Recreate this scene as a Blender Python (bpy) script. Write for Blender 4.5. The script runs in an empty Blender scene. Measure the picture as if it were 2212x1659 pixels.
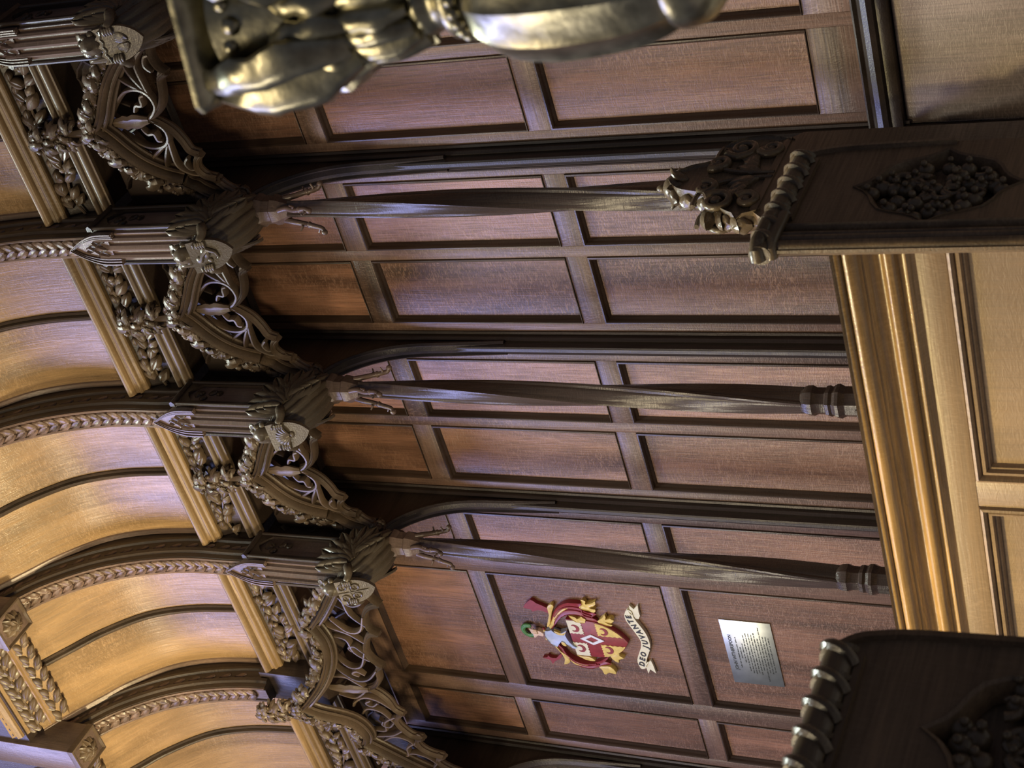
import bpy, bmesh, math, random
from mathutils import Vector, Matrix, noise as mnoise
D = bpy.data; S = bpy.context.scene; COL = S.collection
random.seed(7); PI = math.pi; V = Vector

# ---------------------------------------------------------------- camera, world, lights, exposure
# world axes: X along the stalls (right when the picture is held upright), Y into the panelled back, Z up.
# the photograph was taken with the phone on its side, so the camera is rolled by a quarter turn.
cam = D.cameras.new('camera'); camo = D.objects.new('camera', cam); COL.objects.link(camo)
r_right = V((0.79736077, 0.60317332, 0.01994369)); r_down = V((-0.25963301, 0.37267731, -0.89089973)); r_fwd = V((-0.54479951, 0.70519045, 0.45376197))
camo.matrix_world = Matrix(((r_down.x, r_right.x, -r_fwd.x, 3.467048), (r_down.y, r_right.y, -r_fwd.y, -3.9),
                            (r_down.z, r_right.z, -r_fwd.z, -2.168608), (0, 0, 0, 1)))
cam.sensor_fit = 'HORIZONTAL'; cam.sensor_width = 36.0; cam.lens = 36.0 * 3443.0 / 2212.0
cam.clip_start = 0.05; cam.clip_end = 60
cam.dof.use_dof = True; cam.dof.focus_distance = 5.0; cam.dof.aperture_fstop = 11.0
S.camera = camo
w = D.worlds.new('chapel_air'); S.world = w; w.use_nodes = True
w.node_tree.nodes['Background'].inputs[0].default_value = (0.55, 0.58, 0.75, 1); w.node_tree.nodes['Background'].inputs[1].default_value = 0.11
def area(name, loc, target, sx, sy, power, colour, spread=180):
    l = D.lights.new(name, 'AREA'); l.shape = 'RECTANGLE'; l.size = sx; l.size_y = sy; l.energy = power; l.color = colour; l.spread = math.radians(spread)
    o = D.objects.new(name, l); COL.objects.link(o); o.location = loc
    o.rotation_euler = (V(target) - V(loc)).to_track_quat('-Z', 'Y').to_euler(); return o
area('high_window_light', (-3.0, -4.8, 4.9), (0.3, -0.3, 1.0), 2.4, 3.2, 330, (0.42, 0.46, 1.0))
area('low_window_light', (-3.2, -5.6, 1.7), (0.3, 0, -0.2), 1.7, 1.6, 112, (1.0, 0.88, 0.66))
area('nave_light', (1.2, -6.8, 1.8), (0.6, 0, -0.6), 2.4, 1.6, 160, (1.0, 0.82, 0.52))
area('choir_lamp_left', (-0.7, -3.2, -0.6), (-0.5, -0.80, 2.5), 0.3, 0.3, 25, (1.0, 0.82, 0.46), 58)
area('choir_lamp_right', (0.5, -3.2, -1.6), (0.4, -0.75, 2.4), 0.3, 0.3, 9, (1.0, 0.82, 0.48), 58)
area('clerestory_light', (0.2, -2.6, 5.2), (1.4, -1.2, -0.9), 0.9, 0.9, 58, (0.90, 1.0, 0.90), 60)
area('desk_fill_light', (0.2, -3.9, 0.9), (1.15, -1.5, -1.5), 0.25, 0.25, 12.5, (1.0, 0.80, 0.36), 40)  # unseen warm fill added to brighten the desk mouldings, not a fixture
vs = S.view_settings; S.display_settings.display_device = 'sRGB'
vs.view_transform = 'Standard'; vs.look = 'None'; vs.gamma = 1.0; vs.use_curve_mapping = False; vs.exposure = 0.0

# ---------------------------------------------------------------- materials
def nd(nt, t, **kw):
    n = nt.nodes.new(t)
    for k, v in kw.items(): setattr(n, k, v)
    return n
def oak(name, c, axis='z', rough=0.34, fleck=0.6, var=0.18, uv=False, spec=0.5, contrast=0.45, bump=0.25, coat=0.0):
    """quarter-sawn oak: long grain streaks along one axis and paler rays across it"""
    m = D.materials.new(name); m.use_nodes = True; nt = m.node_tree; b = nt.nodes['Principled BSDF']; L = nt.links.new
    tc = nd(nt, 'ShaderNodeTexCoord'); oi = nd(nt, 'ShaderNodeObjectInfo')
    mul = nd(nt, 'ShaderNodeMath', operation='MULTIPLY'); L(oi.outputs['Random'], mul.inputs[0]); mul.inputs[1].default_value = 37.0
    add = nd(nt, 'ShaderNodeVectorMath', operation='ADD'); L(tc.outputs['UV' if uv else 'Object'], add.inputs[0]); L(mul.outputs[0], add.inputs[1])
    i = {'x': 0, 'y': 1, 'z': 2}[axis]
    def mapped(al, ac, scale, detail=3, dist=0.0):
        mp = nd(nt, 'ShaderNodeMapping'); s = [ac] * 3; s[i] = al; mp.inputs['Scale'].default_value = s; L(add.outputs[0], mp.inputs['Vector'])
        n = nd(nt, 'ShaderNodeTexNoise'); n.inputs['Scale'].default_value = scale; n.inputs['Detail'].default_value = detail; n.inputs['Distortion'].default_value = dist
        L(mp.outputs[0], n.inputs['Vector']); return n.outputs['Fac']
    broad = mapped(0.9, 7, 1.0, 4, 0.6); fine = mapped(9, 210, 1.0, 3, 0.2); ray = mapped(105, 30, 1.0, 2, 2.2); patch = mapped(3.5, 3.5, 1.0, 2)
    def ramp(src, a, b_, lo, hi):
        r = nd(nt, 'ShaderNodeMapRange'); r.inputs[1].default_value = a; r.inputs[2].default_value = b_; r.inputs[3].default_value = lo; r.inputs[4].default_value = hi
        L(src, r.inputs[0]); return r.outputs[0]
    def mul2(a, b_):
        n = nd(nt, 'ShaderNodeMath', operation='MULTIPLY'); L(a, n.inputs[0])
        if hasattr(b_, 'links'): L(b_, n.inputs[1])
        else: n.inputs[1].default_value = b_
        return n.outputs[0]
    k = mul2(ramp(broad, .3, .7, 1 - contrast, 1 + contrast), ramp(fine, .3, .7, 1 - contrast * .55, 1 + contrast * .45))
    rk = mul2(ramp(ray, .50, .64, 0, 1), ramp(patch, .35, .6, 0.2, 1))
    k = mul2(k, ramp(oi.outputs['Random'], 0, 1, 1 - var, 1 + var))
    mx = nd(nt, 'ShaderNodeVectorMath', operation='SCALE'); mx.inputs[0].default_value = c; L(k, mx.inputs['Scale'])
    mixc = nd(nt, 'ShaderNodeMix', data_type='RGBA'); pale = nd(nt, 'ShaderNodeVectorMath', operation='SCALE'); pale.inputs[0].default_value = (c[0] * 1.5 + .10, c[1] * 1.5 + .08, c[2] * 1.5 + .065); pale.inputs['Scale'].default_value = 1.0
    L(mul2(rk, fleck * .62), mixc.inputs[0]); L(mx.outputs[0], mixc.inputs[6]); L(pale.outputs[0], mixc.inputs[7]); L(mixc.outputs[2], b.inputs['Base Color'])
    L(ramp(fine, .3, .7, rough + .1, rough - .05), b.inputs['Roughness']); b.inputs['Specular IOR Level'].default_value = spec
    b.inputs['Coat Weight'].default_value = coat; b.inputs['Coat Roughness'].default_value = 0.22
    bp = nd(nt, 'ShaderNodeBump'); bp.inputs['Strength'].default_value = bump; bp.inputs['Distance'].default_value = 0.002
    hs = nd(nt, 'ShaderNodeMath', operation='ADD'); L(fine, hs.inputs[0]); L(ray, hs.inputs[1]); L(hs.outputs[0], bp.inputs['Height']); L(bp.outputs[0], b.inputs['Normal'])
    return m
def plain(name, c, rough=0.5, metal=0.0, nscale=30, namt=0.15, bump=0.0, spec=0.5):
    m = D.materials.new(name); m.use_nodes = True; nt = m.node_tree; b = nt.nodes['Principled BSDF']; L = nt.links.new
    tc = nd(nt, 'ShaderNodeTexCoord'); n = nd(nt, 'ShaderNodeTexNoise'); n.inputs['Scale'].default_value = nscale; n.inputs['Detail'].default_value = 4; L(tc.outputs['Object'], n.inputs['Vector'])
    r = nd(nt, 'ShaderNodeMapRange'); r.inputs[1].default_value = .3; r.inputs[2].default_value = .7; r.inputs[3].default_value = 1 - namt; r.inputs[4].default_value = 1 + namt; L(n.outputs['Fac'], r.inputs[0])
    mx = nd(nt, 'ShaderNodeVectorMath', operation='SCALE'); mx.inputs[0].default_value = c; L(r.outputs[0], mx.inputs['Scale']); L(mx.outputs[0], b.inputs['Base Color'])
    b.inputs['Roughness'].default_value = rough; b.inputs['Metallic'].default_value = metal; b.inputs['Specular IOR Level'].default_value = spec
    if bump:
        bp = nd(nt, 'ShaderNodeBump'); bp.inputs['Strength'].default_value = bump; bp.inputs['Distance'].default_value = 0.003; L(n.outputs['Fac'], bp.inputs['Height']); L(bp.outputs[0], b.inputs['Normal'])
    return m
M = dict(
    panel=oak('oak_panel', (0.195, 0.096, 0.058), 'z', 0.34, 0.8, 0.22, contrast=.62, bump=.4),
    stile=oak('oak_stile', (0.150, 0.088, 0.062), 'z', 0.35, 0.7, 0.12, contrast=.55, bump=.35),
    rail=oak('oak_rail', (0.150, 0.088, 0.062), 'x', 0.35, 0.7, 0.12, contrast=.55, bump=.35),
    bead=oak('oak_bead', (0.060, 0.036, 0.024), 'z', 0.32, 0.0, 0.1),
    beadx=oak('oak_bead_across', (0.10, 0.058, 0.032), 'x', 0.32, 0.0, 0.1),
    seat=oak('oak_seat_back', (0.185, 0.135, 0.115), 'z', 0.34, 0.6, 0.05),
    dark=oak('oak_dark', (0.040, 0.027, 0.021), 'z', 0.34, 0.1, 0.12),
    darky=oak('oak_dark_across', (0.042, 0.029, 0.022), 'y', 0.34, 0.1, 0.12),
    column=oak('oak_column', (0.060, 0.040, 0.031), 'z', 0.24, 0.1, 0.1),
    post=oak('oak_post', (0.125, 0.085, 0.070), 'z', 0.30, 0.3, 0.1),
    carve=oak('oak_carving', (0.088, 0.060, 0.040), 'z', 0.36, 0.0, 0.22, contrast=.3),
    carvex=oak('oak_carving_across', (0.100, 0.068, 0.042), 'x', 0.35, 0.0, 0.12, contrast=.3),
    angel=oak('oak_angel', (0.090, 0.070, 0.050), 'z', 0.28, 0.0, 0.1, contrast=.25),
    cornice=oak('oak_cornice', (0.20, 0.128, 0.064), 'x', 0.34, 0.3, 0.08),
    cove=oak('oak_cove', (0.240, 0.150, 0.076), 'y', 0.26, 0.6, 0.12, uv=True, contrast=.42, bump=.3),
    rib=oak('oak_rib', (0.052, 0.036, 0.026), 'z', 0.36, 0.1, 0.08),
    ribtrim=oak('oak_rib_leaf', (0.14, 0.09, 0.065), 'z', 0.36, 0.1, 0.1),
    desk=oak('oak_desk', (0.27, 0.165, 0.070), 'x', 0.24, 0.25, 0.06),
    deskp=oak('oak_desk_panel', (0.205, 0.140, 0.090), 'z', 0.42, 0.3, 0.06, contrast=.22), deskr=oak('oak_desk_rail', (0.205, 0.140, 0.090), 'x', 0.40, 0.3, 0.06, contrast=.22),
    pew=oak('oak_pew_end', (0.125, 0.084, 0.050), 'y', 0.40, 0.15, 0.06),
    pewc=oak('oak_pew_carving', (0.120, 0.088, 0.056), 'y', 0.26, 0.0, 0.12, contrast=.25),
    brass=plain('aged_brass', (0.37, 0.345, 0.25), 0.33, 1.0, 60, .35, .3),
    silver=plain('plaque_metal', (0.58, 0.60, 0.56), 0.36, 1.0, 25, .12),
    ink=plain('engraved_ink', (0.03, 0.035, 0.03), 0.5),
    red=plain('red_paint', (0.30, 0.035, 0.04), 0.38, 0, 60, .15), gold=plain('gold_paint', (0.80, 0.58, 0.16), 0.34, 0, 60, .15),
    cream=plain('cream_paint', (0.84, 0.78, 0.55), 0.42, 0, 60, .08), white=plain('white_paint', (0.85, 0.85, 0.88), 0.4, 0, 60, .05),
    steel=plain('blue_silver_paint', (0.52, 0.60, 0.78), 0.35, 0, 60, .1), green=plain('green_paint', (0.08, 0.24, 0.06), 0.4, 0, 80, .3),
    flesh=plain('flesh_paint', (0.80, 0.58, 0.42), 0.45, 0, 60, .08), black=plain('black_paint', (0.03, 0.03, 0.035), 0.5),
    stone=plain('floor_stone', (0.24, 0.22, 0.20), 0.6, 0, 4, .2), plaster=plain('plaster', (0.30, 0.27, 0.24), 0.8, 0, 6, .1),
)

# ---------------------------------------------------------------- mesh helpers
def obj(name, bm, mat, parent=None, ang=38, loc=None, rot=None):
    bmesh.ops.recalc_face_normals(bm, faces=bm.faces)
    for f in bm.faces: f.smooth = True
    a = math.radians(ang)
    for e in bm.edges: e.smooth = len(e.link_faces) == 2 and e.calc_face_angle(PI) < a
    me = D.meshes.new(name); bm.to_mesh(me); bm.free()
    o = D.objects.new(name, me); COL.objects.link(o); me.materials.append(M[mat])
    if loc: o.location = loc
    if rot: o.rotation_euler = rot
    if parent: o.parent = parent
    return o
def tag(o, label=None, cat=None, group=None, kind=None):
    if label: o['label'] = label
    if cat: o['category'] = cat
    if group: o['group'] = group
    if kind: o['kind'] = kind
    return o
def thing(name, label, cat, loc=(0, 0, 0), group=None):
    o = D.objects.new(name, None); COL.objects.link(o); o.location = loc; o.empty_display_size = 0.05
    return tag(o, label, cat, group)
def part(name, mesh_from, parent, loc, rot=(0, 0, 0), scale=(1, 1, 1)):
    o = mesh_from.copy(); o.name = name; COL.objects.link(o); o.parent = parent; o.location = loc; o.rotation_euler = rot; o.scale = scale
    return o
def copy_tree(o, parent=None):
    c = o.copy(); COL.objects.link(c)
    if parent: c.parent = parent
    for ch in list(o.children): copy_tree(ch, c)
    return c
def B(): return bmesh.new()
def box(bm, x0, x1, y0, y1, z0, z1, bev=0.0):
    vs_ = [bm.verts.new(p) for p in ((x0, y0, z0), (x1, y0, z0), (x1, y1, z0), (x0, y1, z0), (x0, y0, z1), (x1, y0, z1), (x1, y1, z1), (x0, y1, z1))]
    fs = [bm.faces.new([vs_[i] for i in q]) for q in ((3, 2, 1, 0), (4, 5, 6, 7), (0, 1, 5, 4), (1, 2, 6, 5), (2, 3, 7, 6), (3, 0, 4, 7))]
    if bev:
        es = list({e for f in fs for e in f.edges})
        bmesh.ops.bevel(bm, geom=es, offset=bev, segments=2, profile=0.5, affect='EDGES')
    return bm
def loft(bm, rings, closed=True, caps=True):
    R = [[bm.verts.new(p) for p in r] for r in rings]; n = len(R[0])
    for a, b in zip(R[:-1], R[1:]):
        for i in range(n if closed else n - 1):
            j = (i + 1) % n
            bm.faces.new((a[i], a[j], b[j], b[i]))
    if caps and closed:
        for r in (R[0][::-1], R[-1]):
            try: bm.faces.new(r)
            except ValueError: pass
    return bm
def frames(path, n):
    n = V(n); out = []
    for i, p in enumerate(path):
        a = V(path[max(0, i - 1)]); b = V(path[min(len(path) - 1, i + 1)]); t = (b - a).normalized()
        s = t.cross(n).normalized(); out.append((V(p), s, s.cross(t).normalized()))
    return out
def sweep(bm, path, prof, n=(0, -1, 0), scale=None, caps=True):
    """profile (a, b): a sideways of the path, b along n"""
    rings = []
    for i, (p, s, u) in enumerate(frames(path, n)):
        k = scale[i] if scale else 1.0
        rings.append([p + s * (a * k) + u * (b * k) for a, b in prof])
    return loft(bm, rings, True, caps)
def tube(bm, path, r, seg=8, n=(0.13, -1, 0.07)):
    rr = r if isinstance(r, (list, tuple)) else [r] * len(path)
    return sweep(bm, path, [(math.cos(a) , math.sin(a)) for a in (2 * PI * k / seg for k in range(seg))], n, rr)
def extr_x(bm, prof, x0, x1):      # prof in (y, z)
    return loft(bm, [[(x, y, z) for y, z in prof] for x in (x0, x1)])
def extr_z(bm, prof, z0, z1):      # prof in (x, y)
    return loft(bm, [[(x, y, z) for x, y in prof] for z in (z0, z1)])
def lathe(bm, prof, seg=24, c=(0, 0), flute=None):   # prof in (r, z)
    rings = []
    for r, z in prof:
        ring = []
        for k in range(seg):
            a = 2 * PI * k / seg; q = r * (flute(a, z) if flute else 1); ring.append((c[0] + q * math.cos(a), c[1] + q * math.sin(a), z))
        rings.append(ring)
    return loft(bm, rings)
def plate(bm, loops, f, t0, t1, bev=0.0):
    """flat board with holes: loops of 2D points, f(a, b, t) -> 3D, thickness t0..t1"""
    for t in (t0, t1):
        es = []
        for lp in loops:
            vv = [bm.verts.new(f(a, b, t)) for a, b in lp]
            es += [bm.edges.new((vv[i], vv[(i + 1) % len(vv)])) for i in range(len(vv))]
        bmesh.ops.triangle_fill(bm, use_beauty=True, use_dissolve=False, edges=es)
    for lp in loops:
        a = [bm.verts.new(f(x, y, t0)) for x, y in lp]; b = [bm.verts.new(f(x, y, t1)) for x, y in lp]
        for i in range(len(lp)):
            j = (i + 1) % len(lp); bm.faces.new((a[i], a[j], b[j], b[i]))
    bmesh.ops.remove_doubles(bm, verts=bm.verts, dist=1e-6)
    return bm
def smooth(pts, n=4, closed=False):
    """Catmull-Rom through points of any dimension"""
    P = [V(p) if len(p) == 3 else V((p[0], p[1], 0)) for p in pts]; out = []; N = len(P)
    for i in range(N if closed else N - 1):
        g = (lambda k: P[k % N]) if closed else (lambda k: P[max(0, min(N - 1, k))])
        a, b, c, d = g(i - 1), g(i), g(i + 1), g(i + 2)
        for k in range(n):
            t = k / n
            out.append(0.5 * (2 * b + (c - a) * t + (2 * a - 5 * b + 4 * c - d) * t * t + (3 * b - a - 3 * c + d) * t ** 3))
    if not closed: out.append(P[-1])
    return out if len(pts[0]) == 3 else [(p.x, p.y) for p in out]
def leaf(bm, L=0.05, W=0.02, curl=0.8, bulge=0.35, thick=0.006, M4=None, nu=6, nv=4, lobes=0, crease=0.25, power=0.7):
    """a carved leaf: closed lens, midrib along local +X, face towards local +Z, tip curling back"""
    M4 = M4 or Matrix.Identity(4); top = []; bot = []
    for i in range(nu + 1):
        u = i / nu; ang = curl * u * u
        x = L * (u if abs(curl) < 1e-4 else (u - 0.30 * abs(curl) * u ** 3 * 0.5)); zc = -L * 0.5 * math.sin(ang) * u
        wv = W * (math.sin(PI * min(1, (u * 0.94 + 0.06)) ** 0.85) ** power + 0.02)
        if lobes: wv *= 0.78 + 0.32 * abs(math.cos(PI * lobes * u))
        ra, rb = [], []
        for j in range(nv + 1):
            v = -1 + 2 * j / nv; h = bulge * W * (1 - v * v) - crease * W * max(0, 1 - abs(v) * 2.2)
            y = v * wv
            ra.append(bm.verts.new(M4 @ V((x, y, zc + h + thick * .5)))); rb.append(bm.verts.new(M4 @ V((x, y * .96, zc - thick * .5))))
        top.append(ra); bot.append(rb)
    for i in range(nu):
        for j in range(nv):
            bm.faces.new((top[i][j], top[i + 1][j], top[i + 1][j + 1], top[i][j + 1]))
            bm.faces.new((bot[i][j], bot[i][j + 1], bot[i + 1][j + 1], bot[i + 1][j]))
        for j in (0, nv): bm.faces.new((top[i][j], bot[i][j], bot[i + 1][j], top[i + 1][j]))
    for i in (0, nu):
        for j in range(nv): bm.faces.new((top[i][j], top[i][j + 1], bot[i][j + 1], bot[i][j]))
    return bm
def ball(bm, c, r, seg=10, sx=1, sy=1, sz=1, M4=None):
    m = (M4 or Matrix.Translation(c)) @ Matrix.Diagonal((r * sx, r * sy, r * sz, 1))
    bmesh.ops.create_uvsphere(bm, u_segments=seg, v_segments=max(4, seg * 2 // 3), radius=1, matrix=m); return bm
def orient(loc, xdir, zdir):
    x = V(xdir).normalized(); z = V(zdir); z = (z - x * z.dot(x)).normalized(); y = z.cross(x)
    return Matrix(((x.x, y.x, z.x, loc[0]), (x.y, y.y, z.y, loc[1]), (x.z, y.z, z.z, loc[2]), (0, 0, 0, 1)))
# ---------------------------------------------------------------- the setting
PITCH = 0.714
PX = [2.062, 1.348, 0.634, -0.081, -0.795, -1.510, -2.224]      # lines of the dividers / ribs (the fifth has no column: middle of the wide stall)
def wallbox(name, *a, mat='plaster'):
    o = obj(name, box(B(), *a), mat); o['kind'] = 'structure'; return o
fl = wallbox('floor', -5, 6, -7.5, -2.95, -3.85, -3.70, mat='stone')
bm = B(); box(bm, -5, 2.75, -2.95, -1.62, -3.85, -2.72); box(bm, -5, 2.75, -1.62, 0.2, -3.85, -2.32)
fl2 = obj('floor_steps', bm, 'stone'); fl2['kind'] = 'structure'
wallbox('wall_back', -5, 6, 0.06, 0.20, -3.85, 4.2, mat='stile')
wallbox('trim_1', -3.2, 3.2, -.93, -.88, 2.50, 3.60, mat='dark')
# ---------------------------------------------------------------- panelled stall backs
ZC0, ZC1, ZB0, ZB1, ZA0, ZA1, ZD0, ZD1 = -1.037, -0.904, -0.077, 0.0, 0.730, 0.810, 1.313, 1.42
def ring4(x0, x1, z0, z1, l, r, b, t, y): return [(x0 + l, y, z0 + b), (x1 - r, y, z0 + b), (x1 - r, y, z1 - t), (x0 + l, y, z1 - t)]
def panelled_back(P0, cols, width, label):
    t = thing('panelled_stall_back', label, 'wall panelling', (P0 + width / 2, 0, ZC0))
    inv = (-(P0 + width / 2), 0, -ZC0)
    def pt(name, bm, mat):
        o = obj(name, bm, mat, t); o.location = inv; return o
    e = 0.0012
    edges = [0.036] + [v for c in cols for v in c] + [width - 0.036]
    for i in range(0, len(edges), 2):
        pt('stile', box(B(), P0 + edges[i], P0 + edges[i + 1], 0, 0.035, ZC0, ZD1, e), 'stile')
    for a, b in cols:
        for z0, z1 in ((ZC0, ZC1), (ZB0, ZB1), (ZA0, ZA1), (ZD0, ZD1)):
            pt('rail', box(B(), P0 + a, P0 + b, 0, 0.035, z0, z1, e), 'rail')
        for z0, z1 in ((ZC1, ZB0), (ZB1, ZA0), (ZA1, ZD0)):
            pt('panel', box(B(), P0 + a + .004, P0 + b - .004, 0.017, 0.034, z0 + .004, z1 - .004), 'panel')
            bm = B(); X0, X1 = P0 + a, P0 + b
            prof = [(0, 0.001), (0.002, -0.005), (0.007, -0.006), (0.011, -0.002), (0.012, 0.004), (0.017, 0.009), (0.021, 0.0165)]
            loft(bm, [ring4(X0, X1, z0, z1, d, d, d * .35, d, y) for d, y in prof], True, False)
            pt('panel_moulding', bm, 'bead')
    pt('seat_back', box(B(), P0 + .034, P0 + width - .034, 0.004, 0.035, -2.30, -1.142), 'seat')
    bm = B()
    extr_x(bm, [(0.03, -1.037), (-0.016, -1.039), (-0.024, -1.046), (-0.016, -1.055), (-0.024, -1.063), (-0.040, -1.072), (-0.046, -1.088), (-0.040, -1.102), (-0.028, -1.108), (-0.030, -1.122), (-0.022, -1.136), (0.03, -1.142)], P0 + .03, P0 + width - .03)
    pt('ledge_moulding', bm, 'darky')
    return t
STD = [(0.078, 0.337), (0.377, 0.640)]
WIDE = [(0.0865, 0.320), (0.404, 1.038), (1.116, 1.349)]
panelled_back(PX[1], STD, PITCH, 'oak panelled stall back behind the brass lamp stand, farthest from the coat of arms')
panelled_back(PX[2], STD, PITCH, 'oak panelled stall back between the partly hidden twisted column and the middle one')
panelled_back(PX[3], STD, PITCH, 'oak panelled stall back between the middle twisted column and the one beside the arms')
panelled_back(PX[5], WIDE, 2 * PITCH, 'widest oak panelled stall back, carrying the painted coat of arms and the metal plaque')
panelled_back(PX[6], STD, PITCH, 'oak panelled stall back just showing past the far side of the wide arch')

# ---------------------------------------------------------------- dividers: moulded pilaster, curved bracket up to the column, elbow below
def divider(X, label):
    t = thing('stall_divider', label, 'partition', (X, 0, -1.15)); inv = (0, 0, 1.15)
    def pt(name, bm, mat, ang=38):
        o = obj(name, bm, mat, t, ang); o.location = inv; return o
    half = [(-.047, 0.03), (-.047, -.006), (-.040, -.010), (-.036, -.004), (-.033, -.018), (-.026, -.026), (-.019, -.022), (-.016, -.034), (-.012, -.046), (-.006, -.049)]
    pr = half + [(-x, y) for x, y in half[::-1]]
    pt('pilaster', extr_z(B(), pr, -1.15, 1.42), 'dark', 25)
    cv = [(-.030, .30), (-.043, .50), (-.050, .62), (-.064, .71), (-.092, .79), (-.135, .86), (-.185, .91), (-.240, .940)]
    c2 = smooth(cv, 4)
    bm = B(); plate(bm, [c2 + [(-.30, .95), (-.31, 1.42), (0.0, 1.42), (0.0, .30)]], lambda a, b, k: (k, a, b), -.020, .020)
    pt('bracket_board', bm, 'darky')
    bm = B(); sweep(bm, [(0, y, z) for y, z in c2], [(.006, -.027), (-.004, -.029), (-.010, -.022), (-.003, -.015), (-.010, 0), (-.003, .015), (-.010, .022), (-.004, .029), (.006, .027), (.012, 0)], (1, 0, 0))
    pt('bracket_moulding', bm, 'darky')
    bm = B(); prof = smooth([(-.03, -1.15), (-.09, -1.19), (-.17, -1.24), (-.26, -1.25), (-.36, -1.235), (-.42, -1.25), (-.44, -1.29), (-.41, -1.34), (-.37, -1.37), (-.36, -1.45), (-.40, -1.56), (-.47, -1.70), (-.48, -1.80)], 3) + [(-.48, -2.31), (.0, -2.31), (.0, -1.15)]
    plate(bm, [prof], lambda a, b, k: (k, a, b), -.032, .032); pt('elbow_board', bm, 'dark')
    bm = B(); sweep(bm, [(0, y, z) for y, z in smooth([(-.10, -1.20), (-.17, -1.24), (-.26, -1.25), (-.36, -1.235), (-.425, -1.255), (-.45, -1.295)], 4)], [(-.012, -.05), (.006, -.058), (.014, -.04), (.014, .04), (.006, .058), (-.012, .05)], (1, 0, 0))
    pt('arm_rest', bm, 'dark')
    for o in t.children:
        for v in o.data.vertices: v.co.x += 0
    return t
DL = ['dark moulded stall divider behind the brass lamp at the frame edge', 'dark moulded divider rising behind the carved poppyhead', 'dark moulded divider behind the middle twisted column',
      'dark moulded divider behind the column nearest the coat of arms', None, 'dark moulded divider beyond the coat of arms, at the bottom edge of the picture']
for x, l in zip(PX, DL):
    if l: divider(x, l)

# ---------------------------------------------------------------- twisted columns
CY = -0.28
def column(X, label):
    t = thing('twisted_column', label, 'column', (X, CY, -1.255), 'twisted oak columns in front of the stall backs'); o0 = (0, 0, 1.255)
    def pt(name, bm, mat, ang=38):
        o = obj(name, bm, mat, t, ang); o.location = o0; return o
    def ngon(n, r, z, a0=0.0): return [(r * math.cos(a0 + 2 * PI * k / n), r * math.sin(a0 + 2 * PI * k / n), z) for k in range(n)]
    a8 = PI / 8
    # twisted shaft: four broad hollow faces with a double fillet on every arris
    bm = B(); rings = []; N = 64; K = 48
    for i in range(N + 1):
        z = -0.80 + (0.80 + 0.745) * i / N; u = i / N
        r = 0.0400 * (1 - 0.24 * max(0, (u - .40) / .60) ** 1.3) * (1 - 0.07 * max(0, .12 - u) / .12); ph = math.radians(20 + 150 * u); ring = []
        for k in range(K):
            a = 2 * PI * k / K; s = abs(math.sin(2 * a)); q = 1 - 0.22 * s ** 0.75 + (0.055 if s < .30 else 0) - (0.03 if .30 <= s < .5 else 0)
            ring.append((r * 1.06 * q * math.cos(a + ph), r * 1.06 * q * math.sin(a + ph), z))
        rings.append(ring)
    loft(bm, rings); pt('shaft', bm, 'column', 24)
    bm = B(); loft(bm, [ngon(8, r, z, a8) for r, z in ((.036, -.795), (.040, -.80), (.046, -.815), (.047, -.83), (.041, -.842), (.041, -.868), (.046, -.872), (.048, -.882), (.044, -.890), (.052, -.902), (.053, -.912), (.046, -.925), (.045, -.935))])
    pt('base_moulding', bm, 'column', 25)
    bm = B(); loft(bm, [ngon(8, .046, -.93, a8), ngon(8, .046, -1.14, a8), ngon(8, .058, -1.17, a8), ngon(8, .058, -1.246, a8)])
    pt('base_block', bm, 'column', 25)
    for k in range(8):
        a = 2 * PI * k / 8 + PI / 4; lx = V((-math.sin(a), math.cos(a), 0)); nx = V((math.cos(a), math.sin(a), 0)); c = nx * 0.0435
        w_, z0, z1 = .0105, -1.12, -.985
        lp = [(-w_, z0), (w_, z0), (w_, z1), (w_ * .6, z1 + .014), (0, z1 + .024), (-w_ * .6, z1 + .014), (-w_, z1)]
        inn = [(x * .55, z0 + .006 + (z - z0) * .93) for x, z in lp]
        bm = B(); plate(bm, [lp, inn], lambda p, q, k_: tuple(c + lx * p + nx * k_ + V((0, 0, q))), -.003, .004); pt('lancet', bm, 'column', 25)
    bm = B(); loft(bm, [ngon(8, r, z, a8) for r, z in ((.024, .735), (.027, .745), (.040, .770), (.048, .785), (.050, .80), (.044, .808), (.046, .835), (.053, .845), (.055, .858), (.050, .868), (.040, .880))])
    pt('capital', bm, 'post', 25)
    for k in range(4):
        a = PI / 4 + k * PI / 2 - .35; d = V((math.cos(a), math.sin(a), 0)); s = V((-d.y, d.x, 0)); bm = B()
        p = smooth([tuple(d * .034 + V((0, 0, .77))), tuple(d * .040 + s * .006 + V((0, 0, .735))), tuple(d * .048 + V((0, 0, .70))), tuple(d * .056 + s * .004 + V((0, 0, .66))), tuple(d * .064 + V((0, 0, .635))), tuple(d * .076 + V((0, 0, .628)))], 4)
        tube(bm, p, [.0105 - .004 * i / len(p) for i in range(len(p))], 7)
        for i_, sd in ((7, 1), (12, -1)):
            q = V(p[i_]); tube(bm, [q, q + d * .010 + s * .012 * sd - V((0, 0, .010)), q + d * .022 + s * .016 * sd - V((0, 0, .004))], [.005, .004, .003], 6)
        ball(bm, p[-1], .0105, 7); ball(bm, p[10], .0105, 7, 1.2)
        pt('twig', bm, 'post', 60)
    return t
column(PX[0], 'twisted oak column at the very edge of the picture behind the brass lamp')
column(PX[1], 'twisted oak column whose foot is hidden by the carved poppyhead')
column(PX[2], 'middle twisted oak column, standing clear between the two empty stall backs')
column(PX[3], 'twisted oak column nearest the painted coat of arms')
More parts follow.
